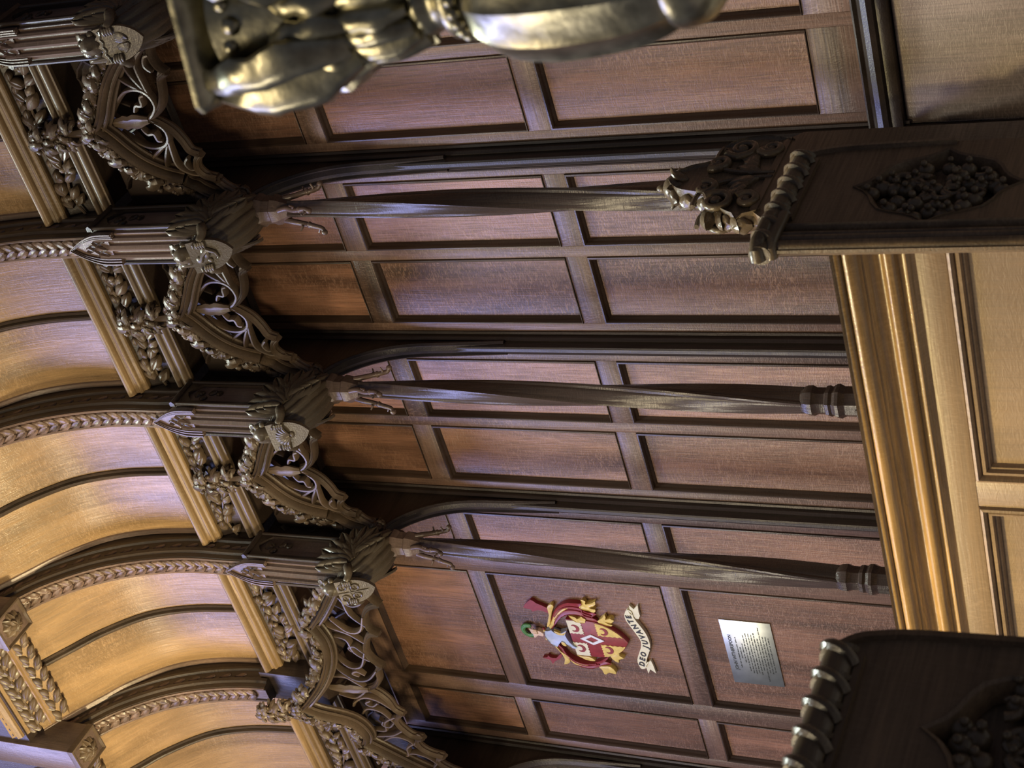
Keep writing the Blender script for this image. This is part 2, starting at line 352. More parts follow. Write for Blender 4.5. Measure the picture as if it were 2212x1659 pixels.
# ---------------------------------------------------------------- canopy: shafts, angels, ogee arches, friezes, cove
def canopy_post(X, label):
    t = thing('canopy_post', label, 'post', (X, -.42, .96), 'canopy posts above the carved angels'); inv = (-X, .42, -.96)
    def pt(name, bm, mat, ang=30):
        o = obj(name, bm, mat, t, ang); o.location = inv; return o
    w_, yf, yb = .054, -.492, -.34
    fr = [(-w_, yb), (-w_, yf + .022), (-w_ + .004, yf + .012), (-.040, yf + .014), (-.038, yf + .002), (-.032, yf - .004), (-.026, yf + .002), (-.024, yf + .012), (-.012, yf + .012), (-.010, yf + .002), (0, yf - .006), (.010, yf + .002), (.012, yf + .012), (.024, yf + .012), (.026, yf + .002), (.032, yf - .004), (.038, yf + .002), (.040, yf + .014), (w_ - .004, yf + .012), (w_, yf + .022), (w_, yb)]
    bm = B(); extr_z(bm, [(X + x, y) for x, y in fr], .955, 1.385); pt('shaft', bm, 'post')
    # pointed head with a hood of stepped mouldings
    def arch(k, zb): return smooth([(-w_ * k, zb), (-w_ * k, 1.36), (-w_ * k * .86, 1.40), (-w_ * k * .52, 1.445), (0, 1.452 + .040 * k)], 3) + smooth([(0, 1.452 + .040 * k), (w_ * k * .52, 1.445), (w_ * k * .86, 1.40), (w_ * k, 1.36), (w_ * k, zb)], 3)[1:]
    bm = B()
    plate(bm, [arch(1.0, 1.33)], lambda a, b, k: (X + a, k, b), yf + .004, yb); pt('gable', bm, 'post')
    for i, (k0, k1, y) in enumerate(((1.06, .98, yf - .010), (.97, .90, yf - .003), (.89, .82, yf - .007), (.81, .75, yf), (.74, .68, yf - .004))):
        bm = B(); plate(bm, [arch(k0, 1.30) + arch(k1, 1.30)[::-1]], lambda a, b, k: (X + a, k, b), y, yf + .010); pt('hood_moulding', bm, 'post')
    bm = B()
    for s in (-1, 1):
        sweep(bm, [(X + s * .026, yf - .002, 1.345), (X + s * .016, yf - .005, 1.375), (X, yf - .006, 1.392), (X - s * .010, yf - .005, 1.41), (X - s * .004, yf - .005, 1.425)], [(-.003, -.004), (0, .005), (.003, -.004)])
        sweep(bm, [(X + s * .026, yf - .002, 1.392), (X + s * .012, yf - .005, 1.372), (X + s * .004, yf - .005, 1.352), (X, yf - .003, 1.334)], [(-.003, -.004), (0, .005), (.003, -.004)])
    pt('tracery', bm, 'post')
    for s in (-1, 1):          # sunk side panels with a carved head
        bm = B(); xs = X + s * w_
        lp = [(yf + .022, .965), (yb - .0, .965), (yb, 1.40), (yf + .022, 1.40)]
        inn = [(-.452, .985), (-.362, .985), (-.362, 1.33), (-.385, 1.355), (-.407, 1.37), (-.429, 1.355), (-.452, 1.33)]
        plate(bm, [lp, inn], lambda a, b, k: (xs + s * k, a, b), -.004, .012); pt('side_frame', bm, 'dark')
        for yy in (-.472, -.35):
            bm = B(); tube(bm, [(xs + s * .012, yy, .965), (xs + s * .012, yy, 1.40)], .0065, 8); pt('side_roll', bm, 'dark')
        bm = B()
        for q in range(5):
            leaf(bm, .04, .013, .5, .4, .005, orient((xs + s * .002, -.407 + .022 * math.sin(q * 2.1), 1.235 + q * .024), (0, math.cos(q * 2.4), .8 + math.sin(q)), (s, 0, 0)))
        pt('side_carving', bm, 'dark', 50)
        bm = B(); sweep(bm, [(xs + s * .010, yf + .012, 1.395), (xs + s * .010, yb, 1.395)], [(-.010, -.006), (-.010, .008), (0, .014), (.010, .006), (.012, -.006)], (s, 0, 0)); pt('side_cap', bm, 'dark')
    return t
PL = ['canopy post above the winged angel with the scallop-edged shield, by the brass lamp', 'canopy post above the angel whose shield shows a beast', 'canopy post above the angel with a scallop shell shield', 'canopy post above the angel with a quartered shield, nearest the wide arch']
for x, l in zip(PX, PL): canopy_post(x, l)

def heater(w_, h, n=5):
    r = smooth([(w_, .0), (w_, -.42 * h), (w_ * .82, -.68 * h), (w_ * .45, -.88 * h), (0, -h)], n)
    return [(-w_, 0), (w_, 0)] + r[1:] + [(-x, z) for x, z in r[1:-1][::-1]]
def angel(X, kind, label):
    t = thing('carved_angel', label, 'carved angel', (X, -.30, .90), 'carved angels holding shields under the canopy posts')
    inv = (-X, .30, -.90)
    def pt(name, bm, mat='angel', ang=55, par=None):
        o = obj(name, bm, mat, par or t, ang)
        if not par: o.location = inv
        return o
    # gown: one swept body from the capital forward to the chest, neck and head, arms merged into it
    bm = B(); rings = []; K = 104
    P0 = [V((X, -.262, .872)), V((X, -.30, .892)), V((X, -.37, .912)), V((X, -.435, .935)), V((X, -.475, .958)), V((X, -.500, .972)), V((X, -.513, .980))]
    rad = [.040, .052, .066, .060, .050, .034, .020]; PP = smooth([tuple(p) for p in P0], 3); RR = [r for r, _ in smooth([(r, 0) for r in rad], 3)]
    for i, (p, s, u) in enumerate(frames(PP, (0, -.5, -1))):
        f = max(0, 1 - i / len(PP) * 1.2); ring = []
        for k in range(K):
            a = 2 * PI * k / K; q = RR[i] * (1 + (.05 + .17 * f) * abs(math.sin(6.5 * a + .25 * math.sin(i * .5))) - .10 * f); ring.append(p + s * q * 1.12 * math.cos(a) + u * q * .92 * math.sin(a))
        rings.append(ring)
    loft(bm, rings)
    hc = V((X, -.535, .998)); hm = orient(hc, (1, 0, 0), (0, -.35, 1))
    r0 = len(bm.verts); bmesh.ops.create_uvsphere(bm, u_segments=24, v_segments=18, radius=.033, matrix=hm @ Matrix.Diagonal((.88, 1.0, 1.16, 1)))
    bm.verts.ensure_lookup_table(); inv_h = hm.inverted()
    for v in list(bm.verts)[r0:]:
        q = inv_h @ v.co; f = V((q.x, q.z)); face = -q.y
        if face > .004:
            g = lambda cx, cz, sx, sz: math.exp(-((q.x - cx) / sx) ** 2 - ((q.z - cz) / sz) ** 2)
            d = .0125 * g(0, -.002, .0045, .009) + .004 * g(0, .010, .016, .004) - .006 * (g(-.010, .004, .005, .0045) + g(.010, .004, .005, .0045)) + .0035 * g(0, -.017, .007, .003) - .003 * g(0, -.0205, .007, .0015) + .004 * g(0, -.027, .007, .005) + .0025 * (g(-.013, -.011, .006, .006) + g(.013, -.011, .006, .006))
            q = q + V((0, -d, 0)); v.co = hm @ q
    sc = V((X, -.556, .962))       # top centre of the shield
    ux = V((1, 0, 0)); nz = V((0, -.93, -.37)).normalized(); uz = ux.cross(nz).normalized(); uz = uz if uz.z > 0 else -uz
    f3 = lambda a, b, k: tuple(sc + ux * a + uz * b + nz * k)
    for s in (-1, 1):
        hand = V(f3(s * .050, -.045, .006)); tube(bm, smooth([(X + s * .045, -.470, .950), (X + s * .075, -.500, .925), tuple(hand + V((s * .012, .02, -.004))), tuple(hand)], 4), [.017] * 4 + [.0155] * 4 + [.013] * 4 + [.010], 10)
        for q in range(4):
            a = V(f3(s * .053, -.034 - q * .0075, -.002)); tube(bm, [a, V(f3(s * .050, -.034 - q * .0075, .013)), V(f3(s * .040, -.035 - q * .0075, .0155)), V(f3(s * .030, -.036 - q * .0072, .011))], [.0042, .0042, .004, .003], 6)
        tube(bm, [V(f3(s * .052, -.030, .004)), V(f3(s * .046, -.024, .013)), V(f3(s * .036, -.022, .011))], [.0045, .0042, .003], 6)
    pt('body', bm)
    # hair: rolled locks framing the face and a small crown of points
    bm = B()
    for s in (-1, 1):
        for q in range(5):
            a = math.radians(18 + q * 38); c = hm @ V((s * .0285 * math.sin(a) * 1.05, .006, .033 * math.cos(a) * 1.05)); ball(bm, c, .0125, 8, 1, 1, 1)
        tube(bm, [hm @ V((s * .026, -.002, -.020)), hm @ V((s * .034, .004, -.034)), hm @ V((s * .030, .002, -.046))], [.011, .010, .005], 8)
    ball(bm, hm @ V((0, .018, .010)), .0335, 12)
    pt('hair', bm)
    bm = B()
    for q in range(5):
        a = math.radians(-70 + 35 * q); leaf(bm, .040 - .006 * abs(q - 2), .012, .45, .3, .004, orient(hm @ V((.022 * math.sin(a), .006 + .008 * math.cos(a), .028)), (math.sin(a) * .55, .1, 1), (0, -1, .15)))
    pt('crown', bm)
    # wings: layered feathers fanning back along the sides of the post
    for s in (-1, 1):
        bm = B()
        for row, (n, L0, W0, off) in enumerate(((10, .165, .026, 0.0), (9, .118, .022, .012), (7, .078, .018, .022))):
            for q in range(n):
                u = q / (n - 1); a = math.radians(108 - 150 * u); L1 = L0 * (0.80 + .25 * math.sin(PI * u)) * (1.0 if u < .8 else .9)
                root = V((X + s * (.056 + off * .5), -.470 + .05 * u, .945 - .020 * u))
                d = V((s * (.16 + .10 * u), math.cos(a) * 1.0, math.sin(a))); leaf(bm, L1, W0, .25, .30, .006, orient(root, d, (s, -.55, -.25)), nu=8, nv=6, crease=.5, power=.38)
        pt('wing', bm)
    # shield and its emblem
    H = heater(.054, .138)
    if kind == 'scalloped': H = [(-.051 + .102 * i / 4 + dx, dz) for i in range(4) for dx, dz in ((0, 0), (.008, -.008), (.0128, -.010), (.0175, -.008))] + heater(.054, .138)[1:]
    bm = B(); plate(bm, [H], f3, -.008, .006); sh = pt('shield', bm, ang=30)
    bm = B()
    if kind == 'shell':
        for q in range(9):
            a = math.radians(-64 + 16 * q); d = V((math.sin(a), math.cos(a)))
            p = [f3(d.x * r_ * .042, -.074 + d.y * r_ * .050, .006 + .010 * math.sin(PI * min(1, r_ * .8 + .1))) for r_ in (0.12, .35, .6, .85, 1.0)]; tube(bm, p, [.0022, .0038, .005, .0056, .004], 6)
        ball(bm, f3(0, -.078, .006), .009, 8, 1.5)
    elif kind == 'beast':
        ball(bm, f3(-.010, -.026, .007), .013, 10, 1, .5, 1); ball(bm, f3(.010, -.050, .006), .017, 10, 1.3, .5, 1); ball(bm, f3(-.018, -.058, .006), .010, 8, 1, .6, 1)
        tube(bm, [f3(-.012, -.030, .008), f3(.004, -.040, .010), f3(.022, -.060, .010), f3(.008, -.082, .008), f3(-.012, -.088, .007), f3(-.020, -.076, .006)], [.007, .008, .009, .007, .005, .003], 7)
        for q in range(4): tube(bm, [f3(.024, -.040 - .004 * q, .006), f3(.040, -.032 - .007 * q, .010)], .0022, 5)
    elif kind == 'quarters':
        for a, b in (((-.051, -.046), (.051, -.046)), ((0, 0), (0, -.112))): sweep(bm, [f3(*a, .006), f3(*b, .006)], [(-.003, -.002), (-.002, .004), (.002, .004), (.003, -.002)], nz)
        for cx, cz in ((-.025, -.022), (.026, -.022), (-.020, -.068), (.020, -.068)):
            tube(bm, [f3(cx + .013 * math.cos(a), cz + .014 * math.sin(a), .008) for a in (2 * PI * k / 14 for k in range(15))], .0036, 6)
            tube(bm, [f3(cx - .012, cz, .007), f3(cx + .013, cz + .003, .008)], .0025, 5)
    else:
        for s in (-1, 1):
            for q in range(4): leaf(bm, .055, .010, .4, .4, .004, orient(f3(s * .006, -.092, .006), ux * s * (.18 + .22 * q) + uz, nz))
        tube(bm, [f3(-.046, -.014, .006)] + [f3(-.046 + .092 * k / 16, -.014 - .006 * abs(math.sin(k * PI / 4)), .008) for k in range(17)], .003, 5)
    e = obj('shield_emblem', bm, 'angel', sh, 50)
    return t
for x, k, l in zip(PX, ('scalloped', 'beast', 'shell', 'quarters'), (
        'carved oak angel with a scallop-edged shield, nearest the brass lamp', 'carved oak angel whose shield shows a coiled beast', 'carved oak angel holding a shield with a scallop shell', 'carved oak angel holding a quartered shield with rings, nearest the wide arch')):
    angel(x, k, l)
# shared little carvings (made once; copies share the mesh)
def proto(name, bm, mat, ang=50):
    o = obj(name, bm, mat, None, ang); COL.objects.unlink(o); return o
def crocket_mesh(seed):
    rnd = random.Random(seed); bm = B()      # a leafy tuft: local +Z away from the arch, +X along it, -Y forward
    for q in range(9):
        a = rnd.uniform(-1.3, 1.3); tilt = rnd.uniform(-.9, .5)
        d = (math.sin(a), -.35 + tilt * .5, math.cos(a) * .8)
        leaf(bm, rnd.uniform(.038, .056), rnd.uniform(.013, .018), rnd.uniform(.7, 1.6), .5, .006, orient((rnd.uniform(-.012, .012), rnd.uniform(-.010, .006), -.008), d, (0, -1, .4)), nu=5, lobes=2.5)
    for q in range(2): ball(bm, (rnd.uniform(-.014, .014), -.018, rnd.uniform(.006, .022)), .0075, 7)
    return bm
CROCK = [proto('crocket', crocket_mesh(k), 'carve') for k in range(3)]
bm = B(); leaf(bm, .060, .017, .35, .85, .010, nu=6, nv=6, crease=.35); POD = proto('leaf', bm, 'carvex')
bm = B(); leaf(bm, .050, .015, .9, .5, .008, nu=6, nv=4, crease=.3, lobes=2); LEAF2 = proto('leaf', bm, 'carvex')
LEAF3 = LEAF2
bm = B(); ball(bm, (0, 0, 0), .0125, 8); BERRY = proto('berry', bm, 'carvex')
MOULD = [(-.030, -.038), (-.032, -.029), (-.028, -.024), (-.0225, -.025), (-.0225, -.017), (-.026, -.011), (-.023, -.004), (-.017, -.005), (-.0155, -.013), (-.012, -.012), (-.0105, .008), (-.006, .016), (0, .006), (.006, .016), (.0105, .008), (.012, -.012), (.0155, -.013), (.017, -.005), (.023, -.004), (.026, -.011), (.0225, -.017), (.0225, -.025), (.028, -.024), (.032, -.029), (.030, -.038)]
BAR = [(-.007, -.012), (-.007, .003), (-.003, .011), (.003, .011), (.007, .003), (.007, -.012)]
SCALLOP = [(-.011, -.022), (-.013, -.013), (-.009, -.006), (-.011, .000), (-.006, .008), (-.002, .002), (.003, .012), (.007, .004), (.010, -.004), (.010, -.022)]
def ogee(Xc, label, wide=False):
    if wide:
        hw = 2 * .33 + .054
        bowm = lambda t, z: -.26 - .17 * max(0, 1 - (t / .70) ** 2) - .09 * math.exp(-(t / .12) ** 2)
        bowt = lambda t: -.25 - .13 * max(0, 1 - (t / .70) ** 2)
        mains = [[(0, 1.425), (.045, 1.375), (.11, 1.318), (.19, 1.285), (.27, 1.283), (.33, 1.315)], [(.335, 1.318), (.39, 1.268), (.46, 1.215), (.535, 1.165), (.60, 1.12), (.645, 1.06), (.675, .955)]]
        scal = [(0, 1.185), (.02, 1.145), (.06, 1.115), (.11, 1.105), (.135, 1.075), (.16, 1.11), (.20, 1.13), (.25, 1.115), (.285, 1.09), (.295, 1.045), (.32, 1.085), (.37, 1.09), (.41, 1.06), (.43, 1.005), (.46, 1.045), (.50, 1.05), (.545, 1.02), (.57, .985), (.60, 1.0), (.64, .975), (.665, .935)]
        cusp = {4, 9, 13, 17}
        bars = [[(0, 1.19), (.03, 1.22), (.06, 1.27), (.05, 1.34)], [(.11, 1.11), (.06, 1.16), (.05, 1.22), (.09, 1.28), (.12, 1.30)], [(.20, 1.135), (.13, 1.17), (.12, 1.23), (.17, 1.28)], [(.16, 1.12), (.20, 1.18), (.26, 1.20), (.27, 1.27)], [(.25, 1.12), (.29, 1.18), (.31, 1.25), (.33, 1.30)],
                [(.37, 1.095), (.31, 1.12), (.30, 1.18), (.35, 1.25)], [(.33, 1.09), (.38, 1.15), (.44, 1.17), (.46, 1.205)], [(.50, 1.055), (.44, 1.08), (.42, 1.13), (.44, 1.18)], [(.48, 1.05), (.53, 1.09), (.57, 1.10), (.59, 1.11)], [(.20, 1.14), (.23, 1.17), (.22, 1.20), (.20, 1.19)], [(.08, 1.17), (.10, 1.20), (.085, 1.225), (.07, 1.20)], [(.53, 1.06), (.55, 1.075), (.54, 1.09)]]
        fin_top, croc = 1.60, (7, 8)
    else:
        bowm = lambda t, z: -.255 - .105 * max(0, 1 - (t / .27) ** 2)
        bowt = lambda t: -.25 - .055 * max(0, 1 - (t / .27) ** 2)
        mains = [[(0, 1.300), (.045, 1.262), (.10, 1.232), (.155, 1.200), (.20, 1.160), (.232, 1.112)], [(.236, 1.108), (.262, 1.098), (.290, 1.070), (.312, 1.025), (.325, .955)]]
        scal = [(0, 1.125), (.016, 1.09), (.045, 1.056), (.085, 1.038), (.125, 1.030), (.142, 1.002), (.165, 1.030), (.20, 1.046), (.235, 1.035), (.247, 1.0), (.262, 1.004), (.28, .992), (.298, .968), (.315, .945)]
        cusp = {5, 9}
        bars = [[(0, 1.125), (.016, 1.098), (.045, 1.076), (.080, 1.086), (.100, 1.12), (.098, 1.172), (.070, 1.215), (.035, 1.250)], [(.092, 1.10), (.12, 1.15), (.15, 1.195)], [(.096, 1.098), (.15, 1.135), (.20, 1.160)], [(.055, 1.078), (.12, 1.095), (.18, 1.105), (.215, 1.075), (.225, 1.05)],
                [(.028, 1.165), (.050, 1.150), (.050, 1.125), (.075, 1.122), (.080, 1.108)], [(.15, 1.05), (.17, 1.07), (.195, 1.065), (.20, 1.05)]]
        fin_top, croc = 1.535, (8, 3)
    Z0 = 1.0
    t = thing('ogee_canopy', label, 'arch', (Xc, -.30, Z0), 'ogee arches of the canopy'); inv = (-Xc, .30, -Z0)
    def pt(name, bm, mat, par=None, ang=35):
        o = obj(name, bm, mat, par or t, ang)
        if not par: o.location = inv
        return o
    for s in (-1, 1):
        for mi, mpts in enumerate(mains):
            path = [(Xc + s * a, bowm(a, z), z) for a, z in smooth(mpts, 5)]
            bm = B(); sweep(bm, path, MOULD); mo = pt('arch_moulding', bm, 'carve')
            n = croc[mi]
            for q in range(n):
                i = int((q + .6) / n * (len(path) - 1)); i = min(len(path) - 2, i); p, p2 = V(path[i]), V(path[i + 1]); T = (p2 - p).normalized(); up = T.cross(V((0, -1, 0))); up = up if up.z > 0 else -up
                m = orient(p + up * .040, T * s, V((0, 0, 0)) + up); m = Matrix((( T * s).to_tuple() + (0,), (0, 0, 0, 0), up.to_tuple() + (0,), (0, 0, 0, 1)))
                x = (T * s).normalized(); z = (up - x * up.dot(x)).normalized(); y = z.cross(x)
                if y.y < 0: x, y = -x, -y
                R = Matrix((x, y, z)).transposed()
                c = CROCK[(q + mi) % 3].copy(); c.name = 'crocket'; COL.objects.link(c); c.parent = t; c.location = p + up * .036 + V((0, .004, 0)) - V(t.location); c.rotation_euler = R.to_euler(); k = 1.08 + .16 * math.sin(q * 2.3); c.scale = (k, k, k)
        sp = []
        for i in range(len(scal) - 1):
            sp.append(scal[i])
        sm = []; seg = [0] + sorted(cusp) + [len(scal) - 1]
        bm = B()
        for a, b in zip(seg[:-1], seg[1:]):
            sub = smooth(scal[a:b + 1], 4) if b - a > 1 else scal[a:b + 1]
            sweep(bm, [(Xc + s * x, bowt(x), z) for x, z in sub], SCALLOP)
        pt('cusped_edge', bm, 'carve')
        for bpts in bars:
            path = [(Xc + s * x, bowt(x) - .0 * z, z) for x, z in smooth(bpts, 4)]; n = len(path)
            bm = B(); sweep(bm, path, BAR, scale=[.75 + .35 * math.sin(PI * i / (n - 1)) for i in range(n)]); pt('tracery_bar', bm, 'carve')
        for ci in cusp:                    # leaf carved behind each cusp point
            x, z = scal[ci]; bm = B(); leaf(bm, .050, .012, .5, .4, .006, orient((Xc + s * x, bowt(x) + .004, z), (s * -.25, 0, 1), (0, -1, 0)), lobes=2); pt('cusp_leaf', bm, 'carve')
        kx = mains[-1][-1]                  # foliage ball where the arch meets the column
        bm = B(); rnd = random.Random(3)
        for q in range(22):
            a, b = rnd.uniform(0, 2 * PI), rnd.uniform(-1, 1); d = V((math.cos(a) * math.sqrt(1 - b * b), math.sin(a) * math.sqrt(1 - b * b), b))
            leaf(bm, .030, .011, .9, .5, .005, orient(V((Xc + s * kx[0], -.235, kx[1] - .008)) + d * .022, d.cross(V((.3, .5, .8))) + d * .3, d), nu=4, lobes=2)
        ball(bm, (Xc + s * kx[0], -.235, kx[1] - .008), .028, 10); pt('foliage_knob', bm, 'carve', None, 50)
    # stem, its leaves and the leaf under the apex
    z0 = mains[0][0][1]; y0 = bowm(0, z0)
    bm = B(); path = [(Xc, y0 - .004 - .050 * u ** 1.6, z0 + (fin_top - z0) * u) for u in (0, .2, .4, .6, .8, 1)]
    sweep(bm, path, [(-.012, -.012), (-.012, .004), (0, .014), (.012, .004), (.012, -.012)], scale=[1.6, 1.1, .9, .8, .8, .6]); pt('finial_stem', bm, 'carve')
    for q in range(8):
        u = .18 + .82 * (q // 2) / 3.2; s = 1 if q % 2 else -1; p = V(path[min(5, int(u * 5))])
        c = CROCK[q % 3].copy(); c.name = 'crocket'; COL.objects.link(c); c.parent = t; c.location = p + V((s * .016, -.006, .004)) - V(t.location); c.rotation_euler = (-.2, s * .9, 0); k = .95 + .2 * u; c.scale = (k, k, k)
    bm = B(); zz = scal[0][1]; leaf(bm, (z0 - zz) * .92, .024, .2, .4, .008, orient((Xc, bowt(0) - .004, zz - .004), (0, -.12, 1), (0, -1, 0)), lobes=3.5, nu=9); pt('apex_leaf', bm, 'carve')
    # dark boarding and blind tracery behind the arch
    top = 1.375; edge = [(a, z) for m_ in mains for a, z in smooth(m_, 3)]
    hwp = (2 * .357 if wide else .357) - .03
    L_ = [(-a, z) for a, z in edge[::-1]] + edge[1:]
    L_ = [(a, z) for a, z in L_ if abs(a) <= hwp - .008]
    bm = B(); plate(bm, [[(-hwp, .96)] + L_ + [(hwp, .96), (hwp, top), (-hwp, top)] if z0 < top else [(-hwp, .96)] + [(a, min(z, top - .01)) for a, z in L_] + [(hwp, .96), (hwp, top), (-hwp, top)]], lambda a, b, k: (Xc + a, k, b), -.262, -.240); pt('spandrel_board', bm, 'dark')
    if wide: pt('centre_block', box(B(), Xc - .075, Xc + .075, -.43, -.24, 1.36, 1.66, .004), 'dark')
    for s in (-1, 1):
        for k in ((2, 5) if wide else (1,)):
            cx = s * (.145 * k if not wide else .11 + .105 * k); cz = 1.27
            for a0, sx in ((0, 1), (0, -1)):
                bm = B(); sweep(bm, [(Xc + cx + sx * (.11 * u), -.268, 1.36 - .16 * u ** 1.7) for u in (0, .25, .5, .75, 1)], BAR); pt('blind_tracery', bm, 'dark'); bm = B(); sweep(bm, [(Xc + cx + sx * (.11 * (1 - u) + .005), -.268, 1.36 - .13 * u ** 1.5) for u in (0, .25, .5, .75, 1)], BAR); pt('blind_tracery', bm, 'dark')
    return t
ogee((PX[0] + PX[1]) / 2, 'crocketed ogee arch nearest the brass lamp, between the first two angels')
ogee((PX[1] + PX[2]) / 2, 'crocketed ogee arch between the beast angel and the shell angel')
ogee((PX[2] + PX[3]) / 2, 'crocketed ogee arch between the shell angel and the quartered-shield angel')
ogee(PX[4], 'widest cusped ogee arch, spanning the stall with the coat of arms', True)

# cornice strip and carved frieze of each bay
def cornice(i, label1, label2):
    x0, x1 = (PX[i + 1] + .052, PX[i] - .052) if i >= 0 else (PX[0] + .052, PX[0] + PITCH - .05); xc = (x0 + x1) / 2
    t = thing('cornice_rail', label1, 'moulding', (xc, -.40, 1.53), 'cornice strips under the coved ceiling'); inv = (-xc, .40, -1.53)
    def pt(par, iv, name, bm, mat, ang=30):
        o = obj(name, bm, mat, par, ang); o.location = iv; return o
    p1 = smooth([(-.375, 1.642), (-.408, 1.639), (-.422, 1.632), (-.428, 1.622), (-.422, 1.611), (-.410, 1.606)], 3)
    pt(t, inv, 'nosing', extr_x(B(), p1 + [(-.375, 1.606)], x0, x1), 'cornice')
    p2 = smooth([(-.404, 1.606), (-.400, 1.596), (-.404, 1.590), (-.400, 1.583), (-.390, 1.579), (-.386, 1.570), (-.378, 1.566)], 3)
    pt(t, inv, 'roll_moulding', extr_x(B(), p2 + [(-.366, 1.570), (-.330, 1.580), (-.330, 1.606)], x0, x1), 'cornice')
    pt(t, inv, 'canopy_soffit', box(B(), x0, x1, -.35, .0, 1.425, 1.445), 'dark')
    f = thing('carved_frieze', label2, 'frieze', (xc, -.35, 1.43), 'carved leaf friezes under the cornice'); fi = (-xc, .35, -1.43)
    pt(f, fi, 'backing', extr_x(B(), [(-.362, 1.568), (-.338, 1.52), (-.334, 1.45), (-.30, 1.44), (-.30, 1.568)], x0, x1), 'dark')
    p3 = smooth([(-.352, 1.452), (-.364, 1.448), (-.367, 1.440), (-.360, 1.432), (-.352, 1.430), (-.350, 1.420), (-.360, 1.416), (-.361, 1.406), (-.352, 1.400), (-.344, 1.398), (-.342, 1.388), (-.350, 1.384), (-.350, 1.376), (-.342, 1.372)], 3)
    pt(f, fi, 'lower_moulding', extr_x(B(), p3[:-6] + [(-.338, 1.386), (-.330, 1.390), (-.330, 1.452)], x0, x1), 'carvex')
    bm = B(); n = 40
    tube(bm, [(x0 + (x1 - x0) * k / n, -.352, 1.508 + .020 * math.sin(k / n * 4 * PI)) for k in range(n + 1)], .0048, 6); pt(f, fi, 'vine_stem', bm, 'carvex')
    rnd = random.Random(40 + i); m = 13
    for k in range(m):
        x = x0 + .035 + (x1 - x0 - .07) * k / (m - 1); u = (x - x0) / (x1 - x0); zc = 1.508 + .020 * math.sin(u * 4 * PI)
        for s in (-1, 1):
            a = rnd.uniform(.35, 1.0) * s; src = POD if (k + (s > 0)) % 3 else LEAF2
            d = V((math.cos(a) * (1 if k % 2 else .6), -.10, math.sin(a))); mm = orient((x + rnd.uniform(-.012, .012), -.356, zc + s * .010), d, (rnd.uniform(-.3, .3), -1, -.25))
            c = part('leaf', src, f, mm.to_translation() + V(fi), mm.to_euler()); kk = rnd.uniform(.85, 1.15); c.scale = (kk * .9, kk * 1.1, kk)
        if k % 2:
            for q in range(2): part('berry', BERRY, f, V((x + rnd.uniform(-.02, .02), -.360, zc + rnd.uniform(-.035, .035))) + V(fi), (0, 0, 0))
        c = part('leaf', POD, f, V((x + .02, -.362, 1.545)) + V(fi), orient((0, 0, 0), (1, -.1, rnd.uniform(-.4, .2)), (0, -1, -.4)).to_euler(), (.5, .75, .8))
NAMES = ['bay nearest the brass lamp', 'bay of the beast and shell angels', 'bay of the shell and quartered-shield angels', 'wide arch, half next to its angel', 'wide arch, half at the picture edge']
for i in range(5): cornice(i, 'gold-brown moulded cornice strip over the ' + NAMES[i], 'carved vine frieze of leaves and pods over the ' + NAMES[i])

# coved ceiling
CV = smooth([(-.345, 1.60), (-.352, 1.69), (-.378, 1.90), (-.440, 2.085), (-.555, 2.235), (-.665, 2.330), (-.775, 2.420), (-.86, 2.48)], 6)
RB = smooth([(-.472, 1.38), (-.478, 1.48), (-.484, 1.69), (-.522, 1.89), (-.590, 2.07), (-.692, 2.225), (-.790, 2.318), (-.845, 2.365)], 6)
def cove_panel_mesh(x0, x1):
    me = B(); uv = me.loops.layers.uv.new('UVMap'); s = 0; rows = []
    for k, (y, z) in enumerate(CV):
        if k: s += math.hypot(y - CV[k - 1][0], z - CV[k - 1][1])
        rows.append((s, me.verts.new((x0, y, z)), me.verts.new((x1, y, z)), me.verts.new((x0, y + .014, z + .012)), me.verts.new((x1, y + .014, z + .012))))
    def quad(vs_, uvs):
        f = me.faces.new(vs_)
        for l, q in zip(f.loops, uvs): l[uv].uv = q
    for a, b in zip(rows[:-1], rows[1:]):
        quad((a[1], a[2], b[2], b[1]), ((x0, a[0]), (x1, a[0]), (x1, b[0]), (x0, b[0]))); quad((a[3], b[3], b[4], a[4]), ((x0, a[0]), (x0, b[0]), (x1, b[0]), (x1, a[0])))
    return me
def cove(i, label):
    x0, x1 = (PX[i + 1] + .05, PX[i] - .05) if i >= 0 else (PX[0] + .05, PX[0] + PITCH - .05); xc = (x0 + x1) / 2; t = thing('coved_ceiling_bay', label, 'ceiling panel', (xc, -.40, 1.66), 'coved ceiling bays above the canopy'); inv = (-xc, .40, -1.66)
    for a, b in ((x0, xc - .008), (xc + .008, x1)):
        o = obj('cove_panel', cove_panel_mesh(a, b), 'cove', t, 60); o.location = inv
    pathm = [(xc, y, z) for y, z in CV]; nx = lambda: None
    bm = B(); sweep(bm, pathm, [(.004, -.019), (-.006, -.018), (-.011, -.013), (-.007, -.008), (-.020, -.005), (-.023, 0), (-.020, .005), (-.007, .008), (-.011, .013), (-.006, .018), (.004, .019)], (1, 0, 0))
    o = obj('mullion', bm, 'rib', t, 30); o.location = inv
    for xx, s in ((x0 + .012, 1), (x1 - .012, -1)):
        bm = B(); sweep(bm, [(xx, y, z) for y, z in CV], [(.003, -.012), (-.009, -.010), (-.005, .006), (.003, .012)], (1, 0, 0)); o = obj('border_fillet', bm, 'ribtrim', t, 30); o.location = inv
for i in range(5): cove(i, 'curved oak ceiling bay above the ' + NAMES[i])
cove(-1, 'curved oak ceiling bay in the top left corner of the picture')
